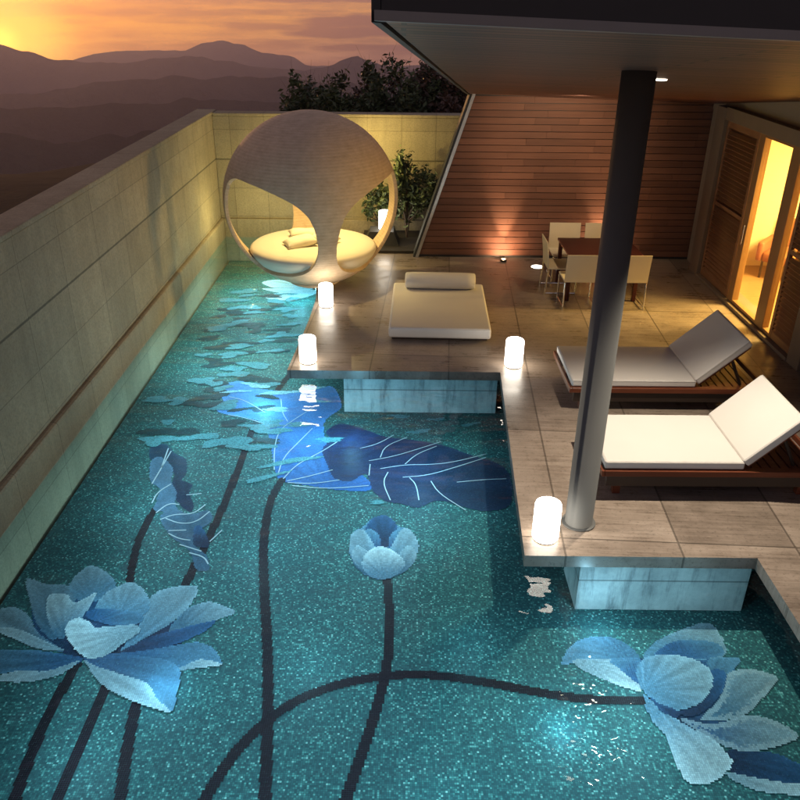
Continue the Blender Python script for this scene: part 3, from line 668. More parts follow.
def shutter(y0, y1):
    fr = BM()
    for b in [(y0, y0+.07, .06, 2.54), (y1-.07, y1, .06, 2.54)]: box(fr, 5.1, 5.15, *b, .004, 1)
    for b in [(.06, .16), (2.44, 2.54), (1.25, 1.31)]: box(fr, 5.102, 5.148, y0+.072, y1-.072, *b, .004, 1)
    f = hpart('shutter', fr, M['slat']); s = BM()
    z = .19
    while z < 2.42:
        if not 1.22 < z < 1.34:
            box(s, -.035, .035, y0+.073, y1-.073, -.006, .006, 0, mtx=Matrix.Translation((5.125, 0, z)) @ Matrix.Rotation(rad(-38), 4, 'Y'))
        z += .066
    hpart('slats', s, M['slat'], f)
shutter(11.82, 13.07); shutter(9.54, 10.24)
# behind the far shutter the doorway is a dark timber leaf; sliding door with two panes
wbox('shutter_backing', M['slat'], 5.2, 5.24, 11.82, 13.09, .055, 2.545)
wbox('shutter_backing', M['slat'], 5.2, 5.24, 9.53, 10.2, .055, 2.545)
sd = BM()
for b in [(11.62, 11.8, .055, 2.545), (10.47, 10.74, .055, 2.545)]: box(sd, 5.1, 5.2, *b, .006, 1)
box(sd, 5.105, 5.195, 10.742, 11.618, .056, .1, .004, 1); box(sd, 5.105, 5.195, 10.742, 11.618, 2.5, 2.544, .004, 1)
box(sd, 5.105, 5.195, 10.22, 10.468, .056, .1, .004, 1); box(sd, 5.105, 5.195, 10.22, 10.468, 2.5, 2.544, .004, 1)
dr = hpart('sliding_door', sd, M['frame'])
for y0, y1 in [(10.742, 11.618), (10.22, 10.468)]:
    bm = BM(); box(bm, 5.148, 5.154, y0, y1, .1, 2.5); hpart('pane', bm, M['glass'], dr)
bm = BM(); box(bm, 5.08, 5.1, 11.66, 11.68, .95, 1.25, .004, 1); hpart('handle', bm, M['chrome'], dr)
# room beyond the door
wbox('room_floor', M['roomfloor'], 5.425, 9.4, 9.0, 13.9, .003, .04, bev=0)
rw = BM(); box(rw, 9.4, 9.5, 9, 13.9, .0, 2.72); box(rw, 5.425, 9.4, 13.6, 13.7, .041, 2.6); box(rw, 5.425, 9.4, 8.9, 9.0, .041, 2.72); box(rw, 5.425, 9.4, 9.001, 13.6, 2.62, 2.68)
hpart('room_wall', rw, M['room'])

# armchair in the room
t = thing('armchair', 'tan armchair in the warm room behind the glass door', 'armchair', (6.5, 12.95, .04), rad(-40))
bm = BM(); box(bm, -.35, .35, -.35, .35, .28, .44, .04); obj('seat', bm, M['leather'], t, True)
bm = BM(); box(bm, -.35, .35, .27, .4, .4, .95, .05, mtx=Matrix.Rotation(rad(-8), 4, 'X')); obj('backrest', bm, M['leather'], t, True)
for s in (-1, 1):
    bm = BM(); box(bm, s*.4-.05, s*.4+.05, -.35, .35, .28, .6, .03); obj('armrest', bm, M['leather'], t, True)
    for yy in (-.3, .3):
        bm = BM(); tube(bm, [(s*.33, yy, 0), (s*.33, yy, .3)], .02); obj('leg', bm, M['dark'], t)

# ------------------------------------------------------------------ round pod daybed
PC = Vector((-1.43, 12.6, 1.345)); PR = 1.36
pod = thing('pod_daybed', 'round woven pod daybed with large oval openings overhanging the pool corner', 'daybed', (PC.x, PC.y, 0))
phi0 = rad(-74.5); TH0, TH1 = rad(69), rad(139); thc, hth = (TH0+TH1)/2, (TH1-TH0)/2
ths = [TH0*i/16 for i in range(16)]
ths += [thc - hth*math.cos(math.pi*i/56) for i in range(57)]
TB = rad(163); ths += [TH1 + (TB-TH1)*i/8 for i in range(1, 9)]
bm = BM(); uvl = bm.loops.layers.uv.new('UVMap'); NSG = 24
# half width in degrees of a broad leg and of a slim leg, from the crown down to the bowl; together they fill 90 where the shell is closed
TBROAD = [(69, 66), (69.3, 60), (70.2, 51), (72.5, 40), (75.5, 30.5), (79, 22), (83, 15.8), (88, 11.2), (94.7, 8.2), (101, 6.8), (108, 6), (115, 6.4), (122, 8.5), (128, 12.5), (132.5, 18), (136, 27), (138, 36), (138.9, 50), (139, 66)]
TSLIM = [(69, 24), (69.3, 20), (70.2, 17), (72, 13.5), (75, 10.5), (82, 8.2), (95, 6.8), (108, 7.2), (120, 9), (128, 11.5), (133, 14), (136.5, 17), (138.3, 20), (139, 24)]
def tab(T, x):
    for (a, u), (b, v) in zip(T, T[1:]):
        if x <= b: return u + (v-u)*max(0, (x-a))/(b-a)
    return T[-1][1]
for k in range(4):
    pk = phi0 + k*math.pi/2; grid = []; broad = k % 2 == 0
    for th in ths:
        u = (th-thc)/hth
        d = math.degrees(th); T = TBROAD if broad else TSLIM; e = min(1.2, max(0, d-69), max(0, 139-d))
        w = rad(sum(tab(T, d+q*e) for q in (-1, -.5, 0, .5, 1))/5)
        row = []
        for i in range(NSG+1):
            ph = pk + (i/NSG*2-1)*w
            bulge = 1 + .012*math.sin(th)
            row.append((bm.verts.new(Vector((math.sin(th)*math.cos(ph)*PR*bulge, math.sin(th)*math.sin(ph)*PR*bulge, math.cos(th)*PR*.985 + PC.z))), (ph/(2*math.pi), th/math.pi)))
        grid.append(row)
    for a, b in zip(grid, grid[1:]):
        for i in range(NSG):
            f = bm.faces.new([a[i][0], b[i][0], b[i+1][0], a[i+1][0]])
            for lp, q in zip(f.loops, (a[i], b[i], b[i+1], a[i+1])): lp[uvl].uv = q[1]
bmesh.ops.remove_doubles(bm, verts=bm.verts, dist=.0008)
bmesh.ops.recalc_face_normals(bm, faces=bm.faces)
sh = obj('shell', bm, M['weave'], pod, True)
md = sh.modifiers.new('Solidify', 'SOLIDIFY'); md.thickness = .055; md.offset = -1
md = sh.modifiers.new('Bevel', 'BEVEL'); md.width = .014; md.segments = 2; md.limit_method = 'ANGLE'; md.angle_limit = rad(50)
bm = BM(); lathe(bm, [(0, .0), (.36, .0), (.42, .03), (.3, .06), (0, .06)], 40); obj('base', bm, M['weave'], pod, True)
bm = BM(); lathe(bm, [(0, .2), (.6, .2), (.76, .29), (.9, .4), (.985, .5), (1.02, .57), (1.015, .61), (.97, .645), (.85, .66), (.5, .668), (0, .67)], 64); obj('mattress', bm, M['bed'], pod, True)
def pillow(loc, sx, sy, rz, tilt, lb):
    bm = BM(); n = 14; g = []
    for side in (1, -1):
        gg = []
        for i in range(n+1):
            row = []
            for j in range(n+1):
                u, v = i/n*2-1, j/n*2-1
                h = (max(0, (1-u**4)*(1-v**4)))**.6*.075*(1+.15*noise.noise(Vector((u*2+loc[0]*9, v*2, side))))
                pin = 1 - .07*(1-abs(u))*abs(v)**3
                row.append(bm.verts.new((u*sx*(1-.08*(1-v*v)*abs(u)**3), v*sy*(1-.08*(1-u*u)*abs(v)**3), side*h)))
            gg.append(row)
        for i in range(n):
            for j in range(n): bm.faces.new([gg[i][j], gg[i+1][j], gg[i+1][j+1], gg[i][j+1]])
    bmesh.ops.remove_doubles(bm, verts=bm.verts, dist=.002); bmesh.ops.recalc_face_normals(bm, faces=bm.faces)
    o = obj('pillow', bm, M['bed'], smooth=True); o.location = loc; o.rotation_euler = (rad(tilt[0]), rad(tilt[1]), rad(rz)); tag(o, lb, 'pillow', 'pillows on the pod mattress')
pillow((-1.62, 12.38, .73), .26, .17, 25, (4, -8), 'cream pillow lying frontmost on the round pod mattress')
pillow((-1.62, 12.85, .735), .24, .15, 15, (0, 4), 'cream pillow lying rearmost on the round pod mattress')
pillow((-1.25, 12.55, .73), .23, .15, -25, (3, 3), 'cream pillow half hidden behind the front leg of the pod')

# ------------------------------------------------------------------ lamps
def lamp(x, y, z, lb, s=1.):
    t = thing('cylinder_lamp', lb, 'lamp', (x, y, z), 0, 'glowing cylinder lamps on the deck')
    bm = BM(); r, h = .115*s, .37*s
    lathe(bm, [(0, .012), (r*.93, .012), (r, .03), (r, h-.03), (r*.95, h-.008), (r*.82, h), (0, h)], 32); obj('shade', bm, M['lamp'], t, True)
    bm = BM(); lathe(bm, [(0, .001), (r*.9, .001), (r*.9, .0115), (0, .0115)], 32); obj('base', bm, M['stone'], t)
for x, y, z, lb, s in [(-1.14, 11.42, 0, 'white glowing cylinder lamp beside the pod at the pool edge', .95), (-1.19, 9.34, 0, 'white glowing cylinder lamp on the deck corner above the big blue leaf', .95),
        (1.45, 9.28, 0, 'white glowing cylinder lamp on the deck between daybed and loungers', 1.), (1.28, 5.64, 0, 'white glowing cylinder lamp at the foot of the column', 1.), (-.33, 14.82, .3, 'white glowing cylinder lamp on the dark block under the shrub', .95)]:
    lamp(x, y, z, lb, s)
bm = BM(); hexa(bm, [(-.72, 14.55, .05), (-.05, 14.55, .05), (-.05, 15.1, .05), (-.72, 15.1, .05)], [(-.6, 14.62, .3), (-.15, 14.62, .3), (-.15, 15.05, .3), (-.6, 15.05, .3)])
tag(obj('stone_block', bm, M['stone']), 'dark stone block holding a glowing lamp beside the pod', 'block')
# ground light in the deck
t = thing('ground_light', 'round white light set flush in the deck beside the dining table', 'light', (2.39, 13.5, 0))
bm = BM(); lathe(bm, [(0, .002), (.1, .002), (.105, .008), (.1, .012), (0, .012)], 32); obj('lens', bm, M['disc'], t)
bm = BM(); lathe(bm, [(.106, .001), (.13, .001), (.128, .008), (.107, .009)], 32); obj('rim', bm, M['trim'], t)
# wall uplights at the foot of the timber wall
for x, lb in [(1.83, 'small uplight at the foot of the timber wall left of the table'), (3.55, 'small uplight at the foot of the timber wall behind the table')]:
    t = thing('uplight', lb, 'light', (x, 13.82, 0), 0, 'uplights along the timber wall')
    bm = BM(); lathe(bm, [(0, .001), (.05, .001), (.055, .02), (.05, .05), (.042, .05), (.04, .03), (0, .03)], 20); obj('housing', bm, M['stone'], t)
    bm = BM(); lathe(bm, [(0, .031), (.038, .031), (.036, .036), (0, .038)], 20); obj('lens', bm, M['disc'], t)
    light('uplight_beam', 'SPOT', (x, 13.87, .06), 200, (1., .6, .32), .02, (x, 14.1, 1.7), 46, 1.)
    light('uplight_spill', 'SPOT', (x, 13.76, .06), 55, (1., .56, .3), .02, (x, 14.2, .25), 150, .9)

# ------------------------------------------------------------------ double daybed with bolster
t = thing('double_daybed', 'low white double daybed facing the pool', 'daybed', (.555, 10.9, 0), rad(-1.5))
bm = BM(); box(bm, -.66, .66, -.78, .95, .002, .05, .01); obj('plinth', bm, M['dark'], t)
bm = BM(); box(bm, -.7, .7, -.86, 1.08, .05, .2, .035, 4); mo = obj('mattress', bm, M['white'], t, False)
for p in mo.data.polygons: p.use_smooth = p.area < .03
bm = BM(); vs = []
prof = [(-.52, .0), (-.535, .05), (-.54, .1), (-.52, .125), (.52, .125), (.54, .1), (.535, .05), (.52, .0)]
n = 28; rings = []
for i, xx in enumerate([-.54, -.535, -.52, -.4, 0, .4, .52, .535, .54]):
    r = [.06, .1, .118, .125, .127, .125, .118, .1, .06][i]
    rings.append([bm.verts.new((xx, r*math.cos(2*math.pi*k/n)*1.05, r*math.sin(2*math.pi*k/n))) for k in range(n)])
for A, B in zip(rings, rings[1:]):
    for k in range(n): bm.faces.new([A[k], A[(k+1) % n], B[(k+1) % n], B[k]])
bm.faces.new(rings[0][::-1]); bm.faces.new(rings[-1])
o = obj('bolster', bm, M['white'], smooth=True); o.location = (.6, 11.72, .325); o.rotation_euler.z = rad(-1.5); tag(o, 'white cylindrical bolster lying across the head of the double daybed', 'bolster')

# ------------------------------------------------------------------ sun loungers
def lounger(label, loc, rz, hinge, wdt, blen, ang, L):
    # local x runs from foot (0) to head (L), y from 0 to wdt
    t = thing('sun_lounger', label, 'sun lounger', loc, rz, 'sun loungers on the deck')
    bm = BM()
    box(bm, 0, L, -.03, .05, .24, .3, .004, 1); box(bm, 0, L, wdt-.05, wdt+.03, .24, .3, .004, 1); box(bm, -.03, -.002, -.03, wdt+.03, .24, .3, .004, 1); box(bm, L+.002, L+.03, -.03, wdt+.03, .24, .3, .004, 1)
    x = .05
    while x < L-.09: box(bm, x, x+.075, .052, wdt-.052, .265, .298, .002, 1); x += .09
    obj('frame', bm, M['redwood'], t)
    bm = BM(); box(bm, .03, L-.02, .0, .03, .12, .238); box(bm, .03, L-.02, wdt-.03, wdt, .12, .238); obj('apron', bm, M['dark'], t)
    for xx in (.12, L-.2):
        for yy in (.05, wdt-.12):
            bm = BM(); box(bm, xx, xx+.07, yy, yy+.07, 0, .263, .004, 1); obj('leg', bm, M['redwood'], t)
    bm = BM(); box(bm, .0, hinge, 0, wdt, .302, .385, .02, 3); o = obj('seat_cushion', bm, M['white'], t)
    for p in o.data.polygons: p.use_smooth = p.area < .02
    def piping(x0, x1, z, mtx, par):
        q = bmesh.new(); c = .014
        for xa, ya, xb, yb in [(x0+c, .004, x1-c, .004), (x1-.004, c, x1-.004, wdt-c), (x1-c, wdt-.004, x0+c, wdt-.004), (x0+.004, wdt-c, x0+.004, c)]:
            tube(q, [mtx @ Vector((xa, ya, z)), mtx @ Vector((xb, yb, z))], .0065, seg=6)
        obj('piping', q, M['seam'], par)
    piping(0, hinge, .372, Matrix.Identity(4), o)
    A = Matrix.Translation((hinge+.01, 0, .315)) @ Matrix.Rotation(-ang, 4, 'Y')
    bm = BM(); box(bm, .03, blen, 0, wdt, .0, .085, .02, 3, A); o = obj('back_cushion', bm, M['white'], t); piping(.03, blen, .072, A, o)
    for p in o.data.polygons: p.use_smooth = p.area < .02
    bm = BM(); box(bm, .03, blen-.03, .03, wdt-.03, -.028, -.002, .004, 1, A); br = obj('back_board', bm, M['redwood'], t)
    bm = BM(); e = A @ Vector((blen*.65, 0, -.028))
    for yy in (.1, wdt-.14):
        bm = BM(); tube(bm, [(e.x, yy, e.z), (e.x+.16, yy, .3)], .018, seg=8); obj('prop', bm, M['dark'], br)
lounger('white cushioned red wood lounger nearest the pool behind the column', (1.915, 6.3, 0), rad(.4), 1.305, .95, .68, rad(45), 2.08)
lounger('white cushioned red wood lounger farther from the pool beside the dining table', (1.94, 8.06, 0), rad(.2), 1.4, 1.0, .74, rad(43), 2.2)

# ------------------------------------------------------------------ table and chairs
t = thing('dining_table', 'dark red wooden dining table set before the timber wall', 'table', (3.11, 12.22, 0))
bm = BM(); box(bm, -.57, .57, -.48, .48, .715, .75, .004, 2); obj('tabletop', bm, M['table'], t)
for sx in (-1, 1):
    for sy in (-1, 1):
        bm = BM(); box(bm, sx*.52-.03, sx*.52+.03, sy*.43-.03, sy*.43+.03, 0, .713, .004, 1); obj('leg', bm, M['table'], t)
def chair(first=[None]):
    t = thing('dining_chair', '', 'chair', (0, 0, 0), 0, 'cream dining chairs round the table')
    # local: sits facing +y, back at y=-.24
    bm = BM()
    for i in range(8):
        z0, z1 = .42 + .43*i/8, .42 + .43*(i+1)/8
        y0, y1 = -.24 - .05*(i/8)**1.5, -.24 - .05*((i+1)/8)**1.5
        hexa(bm, [(-.26, y0-.008, z0), (.26, y0-.008, z0), (.26, y0+.008, z0), (-.26, y0+.008, z0)], [(-.26, y1-.008, z1), (.26, y1-.008, z1), (.26, y1+.008, z1), (-.26, y1+.008, z1)])
    bmesh.ops.remove_doubles(bm, verts=bm.verts, dist=.001); obj('backrest', bm, M['cream'], t)
    bm = BM(); box(bm, -.26, .26, -.24, .24, .415, .44, .008, 2); obj('seat', bm, M['cream'], t)
    for sx in (-1, 1):
        bm = BM(); tube(bm, [(sx*.25, -.26, 0), (sx*.25, -.25, .2), (sx*.25, -.23, .41)], .012); obj('leg', bm, M['chrome'], t)
        bm = BM(); tube(bm, [(sx*.25, .22, 0), (sx*.25, .22, .41)], .012); obj('leg', bm, M['chrome'], t)
        bm = BM(); tube(bm, [(sx*.25, -.255, .03), (sx*.25, .22, .03)], .009, seg=6); obj('runner', bm, M['chrome'], t)
    return t
c0 = chair()
for i, (x, y, rz, lb) in enumerate([(2.71, 11.66, 0, 'cream dining chair seen from behind left of the column'), (3.43, 11.66, 2, 'cream dining chair seen from behind right of the column'),
        (2.76, 12.98, 180, 'cream dining chair between the table and the timber wall left of the column'), (3.36, 12.98, 180, 'cream dining chair behind the table almost hidden by the column'), (2.55, 12.3, -90, 'cream dining chair seen side on at the left end of the table')]):
    c = c0 if i == 0 else copy_tree(c0)
    c.location = (x, y, 0); c.rotation_euler.z = rad(rz); c['label'] = lb

# ------------------------------------------------------------------ plants
def shrub(name, label, cat, loc, w, h, nb, nl, ls, mat, seed, group=None, trunk=0., dep=None, twig=False, fl=(.45, .35)):
    r = random.Random(seed); t = thing(name, label, cat, loc, 0, group); dep = dep or w
    bm = BM(); tips = []
    for b in range(nb):
        a = r.uniform(0, 6.283); q = r.random()**.6
        ex, ey, ez = math.cos(a)*w*q, math.sin(a)*dep*q, h*(fl[0]+(1-fl[0])*r.random())*(1-fl[1]*q*q)
        p = [Vector((0, 0, 0)), Vector((ex*.12, ey*.12, max(trunk, h*.2))), Vector((ex*.6+r.uniform(-.1, .1)*w, ey*.6, ez*.65)), Vector((ex, ey, ez))]
        tube(bm, p, .018*h/1.5+.004, .004, 5); tips.append(p)
        for _ in range(4):
            s = p[2].lerp(p[3], r.random()); e = s + Vector((r.uniform(-1, 1)*w*.3, r.uniform(-1, 1)*dep*.3, r.uniform(-.05, .3)*h*.5))
            tube(bm, [s, s.lerp(e, .5)+Vector((0, 0, .03*h)), e], .007, .002, 4); tips.append([s, s, s.lerp(e, .5), e])
            if twig:
                e2 = e + Vector((r.uniform(-.25, .25), 0, r.uniform(.2, .5)))*h*.25; tube(bm, [e, e2], .004, .0015, 4)
    obj('stems', bm, M['bark'], t)
    verts, faces, tone = [], [], []
    for k in range(nl):
        p = r.choice(tips); u = r.random(); g = lambda: max(-1.6, min(1.6, r.gauss(0, 1)))
        c = (p[2].lerp(p[3], u) if r.random() < .8 else p[1].lerp(p[2], u)) + Vector((g()*w*.08, g()*dep*.08, g()*min(h*.05, .1)))
        if c.z < .03: continue
        s = ls*r.uniform(.6, 1.3); d = Vector((r.gauss(0, 1), r.gauss(0, 1), r.gauss(0, .7))).normalized(); e = d.cross(Vector((r.gauss(0, 1), r.gauss(0, 1), r.gauss(0, 1)))).normalized(); nn = d.cross(e)
        n = len(verts); verts += [c-d*s, c+e*s*.42+nn*s*.1, c+d*s, c-e*s*.42+nn*s*.1]; faces.append((n, n+1, n+2, n+3)); tone.append(r.random()**1.4)
    me = bpy.data.meshes.new('foliage'); me.from_pydata([tuple(v) for v in verts], [], faces); me.materials.append(mat)
    o = bpy.data.objects.new('foliage', me); link(o, t); tone_attr(o, tone)
    return t
G = 'shrubs by the back wall'
shrub('leafy_shrub', 'dark leafy shrub rising against the yellow wall right of the pod', 'shrub', (.1, 15.2, .05), .42, 1.72, 16, 1500, .06, M['leafA'], 3, G)
shrub('leafy_shrub', 'dark leafy shrub close against the raked edge of the timber wall', 'shrub', (.62, 15.1, .05), .36, 1.4, 14, 1200, .06, M['leafA'], 5, G)
shrub('leafy_shrub', 'dark leafy shrub leaning over the lamp behind the pod', 'shrub', (-.42, 15.42, .05), .38, 1.22, 14, 1100, .06, M['leafA'], 8, G, dep=.22)
G = 'shrubs and trees beyond the back wall'
for i, (x, y, w, h, nb, nl, mt, lb) in enumerate([
    (-2.1, 19.2, .75, 4.1, 14, 5200, 'leafA', 'leftmost dark bushy tree beyond the back wall left of the pod top'),
    (-1.25, 20.0, .8, 4.0, 16, 5600, 'leafB', 'bushy olive tree beyond the back wall right above the pod top'),
    (-.35, 19.0, .85, 4.5, 17, 6500, 'leafA', 'tallest dark tree with a feathery top beyond the back wall'),
    (.55, 20.3, .9, 4.2, 17, 6000, 'leafB', 'olive green bushy tree beyond the back wall under the roof edge'),
    (1.5, 19.4, .95, 4.7, 18, 6500, 'leafC', 'reddish bushy tree beyond the back wall beside the roof edge'),
    (-1.7, 21.2, .9, 3.9, 14, 3000, 'leafB', 'low olive bush between the two leftmost trees beyond the back wall'),
    (.1, 21.0, 1.0, 4.1, 14, 3200, 'leafC', 'low russet bush half hidden behind the tallest tree beyond the back wall'),
    (2.7, 20.6, 1.1, 4.8, 16, 4500, 'leafA', 'rightmost dark tree mostly hidden by the timber wall')]):
    shrub('bushy_tree', lb, 'tree', (x, y, -1.75), w*1.4, h*1.07, nb+12, nl*2, .075, M[mt], 20+i, G, trunk=2.4, twig=True, fl=(.66, .12))
# bare sapling beyond the left wall
t = thing('bare_sapling', 'thin bare sapling poking up beyond the left wall against the valley', 'tree', (0, 0, 0))
d = F + RT*((116-400)/FPX) + UP*((165-400)/FPX); k = 26/d.y; base = Vector((k*d.x, 26, ground_h(k*d.x, 26)))
t.location = base; H_ = CH + 26*(-.2245+0) - base.z
topz = CH + 26*(F + RT*((116-400)/FPX) + UP*((134-400)/FPX)).z/(F + UP*((134-400)/FPX)).y - base.z
bm = BM(); tube(bm, [(0, 0, 0), (.05, 0, topz*.5), (-.02, 0, topz*.8), (-.12, 0, topz)], .05, .015, 6); obj('trunk', bm, M['bark'], t)
bm = BM(); rr_ = random.Random(4)
for q in range(16):
    z = topz*(.62+.36*rr_.random()); e = Vector((rr_.uniform(-.3, .3), rr_.uniform(-.3, .3), z+rr_.uniform(.1, .35))); tube(bm, [(0, 0, z), e], .012, .004, 4)
obj('branches', bm, M['bark'], t)

# ------------------------------------------------------------------ lights of the place and added fill lights
WARM = (1., .74, .45)
light('room_light', 'AREA', (7.2, 11.2, 2.55), 640, (1., .62, .17), 1.6, (7.2, 11.2, 0))
light('room_light', 'AREA', (7.9, 11.2, 2.3), 430, (1., .62, .2), 1.0, (4.6, 10.9, .2))
light('downlight_lounger', 'SPOT', (2.5, 6.72, sz(2.5, 6.72)-.05), 720, (1., .85, .66), .05, (2.6, 6.3, 0), 84, .9)
light('downlight_column', 'SPOT', (2.04, 6.79, sz(2.04, 6.79)-.05), 8, (1., .8, .55), .05, (1.9, 6.4, 0), 80, .9)
light('downlight_table', 'SPOT', (3.1, 11.6, sz(3.1, 11.6)-.05), 75, (1., .72, .42), .05, (3.1, 12.2, 0), 95, .9)
light('downlight_wall', 'SPOT', (2.6, 12.2, sz(2.6, 12.2)-.05), 150, (1., .74, .48), .05, (2.6, 14.2, 1.9), 112, .9)
light('pod_light', 'SPOT', (PC.x, PC.y, 2.5), 300, (1., .74, .3), .08, (PC.x, PC.y, 0), 110, .8)
light('wall_wash_or_added_fill', 'POINT', (-1.4, 14.7, 1.5), 75, (1., .74, .24), .1)
light('wall_wash_or_added_fill', 'SPOT', (-.55, 14.9, 1.9), 45, (1., .74, .24), .05, (-.1, 15.77, 1.5), 150, .8)  # added unseen lamp in mid air, washing the back wall
light('wall_wash_or_added_fill', 'POINT', (-2.9, 14.6, .6), 30, (1., .8, .3), .06)
BLUE = (.28, .72, 1.)
for x, y, z, e, c in [(160, 672, -.42, 3.5, (.35, .76, 1.)), (566, 712, -.42, 4., (.35, .8, 1.)), (262, 392, -.35, 16., BLUE), (300, 289, -.36, 14., (.25, .72, .95)),
                       (420, 446, -.2, 12., BLUE), (640, 640, -.25, 6., (.55, .85, 1.)), (310, 420, -.3, 8., BLUE), (352, 424, -.36, 9., (.35, .78, 1.)), (600, 612, -.36, 5., (.5, .82, 1.))]:
    p = at(x, y, z); light('pool_light_or_added_fill', 'POINT', p, e, c, .0)
for x, y, e in [(-2.5, 14.4, 16), (-2.6, 13.0, 16), (-2.1, 11.6, 15), (-2.7, 10.4, 14), (-1.9, 9.5, 12), (-2.6, 8.3, 11), (-1.2, 7.8, 10), (-2.5, 6.8, 11), (-.2, 7.6, 9), (-1.4, 6.2, 10), (-.1, 6.3, 10), (-2.6, 5.2, 11),
                (.6, 5.0, 10), (-.7, 4.7, 10), (-2.2, 3.8, 10), (1.8, 4.1, 10), (.3, 3.4, 10), (-1.0, 3.2, 9), (2.6, 3.2, 8), (1.3, 2.7, 9), (2.4, 4.9, 6)]:
    light('pool_light_or_added_fill', 'POINT', (x, y, -.24), e*.42, (.55, .88, 1.), .0)
for x, y, sx, e in [(-2.3, 13.2, 2.0, 30), (-2.3, 10.6, 2.0, 28), (-1.9, 7.8, 2.4, 24), (-.2, 7.3, 2.0, 18), (-1.4, 5.0, 2.6, 23), (-1.2, 2.9, 2.6, 20), (.9, 3.4, 2.4, 25)]:
    light('pool_light_or_added_fill', 'AREA', (x, y, -.128), e, (.58, .9, 1.), sx, (x, y, -1))  # added unseen panels just under the surface, evening the light on the floor
SUN_AZ = math.atan2(-.50976, 1.0939); SUN_EL = rad(1.2)
sd_ = Vector((math.sin(SUN_AZ)*math.cos(SUN_EL), math.cos(SUN_AZ)*math.cos(SUN_EL), math.sin(SUN_EL)))
light('sun', 'SUN', (-200, 400, 60), .4, (1., .5, .2), rad(.5), Vector((-200, 400, 60))-sd_)

# ------------------------------------------------------------------ sky
W = bpy.data.worlds.new('World'); S.world = W; W.use_nodes = True
class WT(MT):
    def __init__(s): s.t = W.node_tree; s._c = {}
w = WT(); nt = W.node_tree; bg = nt.nodes['Background']; out = nt.nodes['World Output']
gen = w.n('ShaderNodeTexCoord').outputs['Generated']; x, y, z = w.xyz(gen)
sunv = Vector((-.50976, 1.0939, -.054)).normalized()
dt = w.n('ShaderNodeVectorMath', {'operation': 'DOT_PRODUCT'}, i0=gen, i1=tuple(sunv)).outputs['Value']
ang = w.math('ARCCOSINE', dt)                                         # angle from the sun
el = w.math('ARCSINE', z)
elf = w.math('MULTIPLY_ADD', el, 1/1.8, .1)                            # 0 at -.18 rad, 1 at 1.62
p = lambda e: e/1.8+.1
near = w.ramp(elf, [(0., (.1, .06, .06)), (p(-.06), (.75, .3, .12)), (p(-.02), (1.75, .68, .02)), (p(.12), (.75, .4, .22)), (p(.45), (.33, .25, .25)), (1., (.17, .16, .2))])
far = w.ramp(elf, [(0., (.05, .04, .06)), (p(-.06), (.42, .25, .22)), (p(-.02), (.95, .52, .2)), (p(.12), (.34, .25, .29)), (p(.45), (.21, .18, .24)), (1., (.13, .13, .19))])
wide = w.ramp(w.math('DIVIDE', ang, 1.2), [(0., 1.), (.45, .45), (1., 0.)], 'EASE')
base = w.mix(wide, far, near)
az = w.math('ARCTAN2', x, y)
cl = w.noise(1, 6, .6, w.mapping((9, 9, 60), v=gen)); cl2 = w.noise(1, 5, .6, w.mapping((4, 4, 110), loc=(.4, .2, .1), v=gen))
clf = w.ramp(w.math('ADD', w.math('MULTIPLY', cl, .6), w.math('MULTIPLY', cl2, .4)), [(.44, 0.), (.58, 1.)])
def bank(a0, e0, ra, re):
    q = w.math('ADD', w.math('POWER', w.math('ABSOLUTE', w.math('DIVIDE', w.math('SUBTRACT', az, a0), ra)), 2.), w.math('POWER', w.math('ABSOLUTE', w.math('DIVIDE', w.math('SUBTRACT', el, e0), re)), 2.))
    return w.ramp(w.math('ADD', q, w.math('MULTIPLY', w.math('SUBTRACT', cl, .5), 3.2)), [(.35, 1.), (1., 0.)])
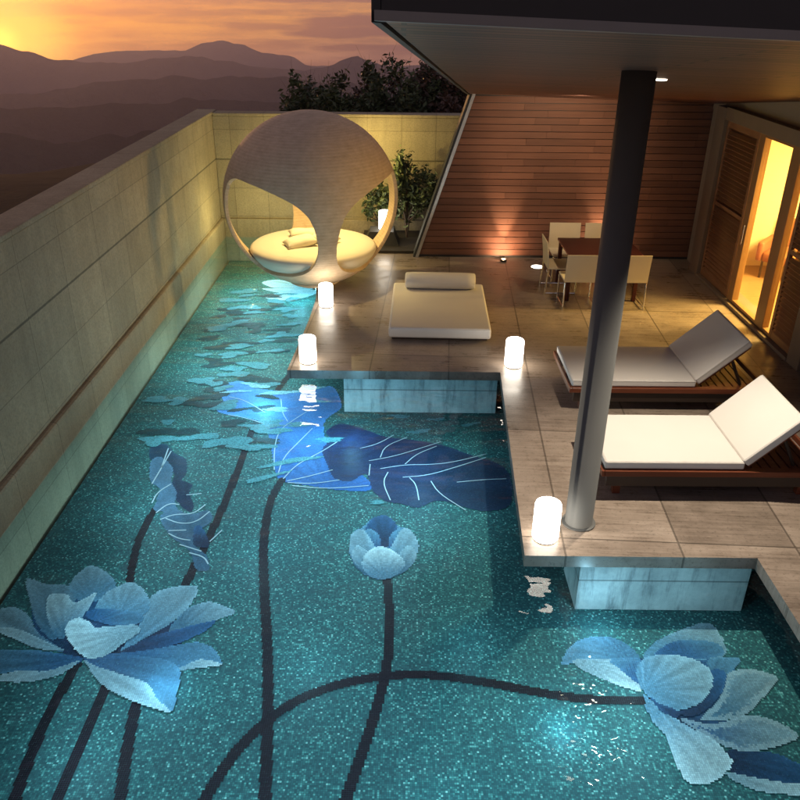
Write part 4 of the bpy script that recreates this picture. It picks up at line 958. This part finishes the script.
bk = w.math('MAXIMUM', bank(-.05, -.03, .1, .016), w.math('MAXIMUM', bank(-.13, -.001, .2, .006), bank(-.02, -.052, .1, .006)))
clf = w.math('MAXIMUM', w.math('MULTIPLY', clf, .8), w.math('MULTIPLY', bk, .96))
base = w.mix(clf, base, w.mix(wide, (.07, .045, .08), (.36, .13, .07)))
g1 = w.ramp(w.math('DIVIDE', ang, .5), [(0., 1.), (.1, .6), (.3, .2), (.65, .05), (1., 0.)], 'EASE')
sun_c = w.mix(1., (1.5, .66, .02), g1, 'MULTIPLY'); base = w.mix(1., base, sun_c, 'ADD')
core = w.ramp(w.math('DIVIDE', ang, .09), [(0., 1.), (.3, .5), (1., 0.)], 'EASE')
base = w.mix(1., base, w.mix(1., (3.5, 2.2, .3), core, 'MULTIPLY'), 'ADD')
sky = w.n('ShaderNodeTexSky', {'sky_type': 'NISHITA', 'sun_disc': False, 'sun_elevation': SUN_EL, 'sun_rotation': SUN_AZ})
nsk = w.mix(1., sky.outputs[0], (.05, .05, .05), 'MULTIPLY'); base = w.mix(1., base, nsk, 'ADD')
nt.links.new(base, bg.inputs['Color']); bg.inputs['Strength'].default_value = 1.0

# ------------------------------------------------------------------ camera and render settings
cd = bpy.data.cameras.new('Camera'); cam = bpy.data.objects.new('Camera', cd); link(cam)
mw = Matrix((RT, UP, -F)).transposed().to_4x4(); mw.translation = (0, 0, CH); cam.matrix_world = mw
cd.sensor_width = 36; cd.lens = 36*FPX/800; cd.clip_start = .05; cd.clip_end = 30000
S.camera = cam
S.view_settings.view_transform = 'Standard'; S.view_settings.look = 'None'; S.view_settings.exposure = 0; S.view_settings.gamma = 1; S.view_settings.use_curve_mapping = False
S.render.engine = 'CYCLES'
cy = S.cycles; cy.use_denoising = True; cy.denoiser = 'OPENIMAGEDENOISE'; cy.caustics_reflective = False; cy.caustics_refractive = False
cy.max_bounces = 6; cy.diffuse_bounces = 3; cy.glossy_bounces = 3; cy.transparent_max_bounces = 12; cy.volume_bounces = 0; cy.sample_clamp_indirect = 6; cy.use_light_tree = True
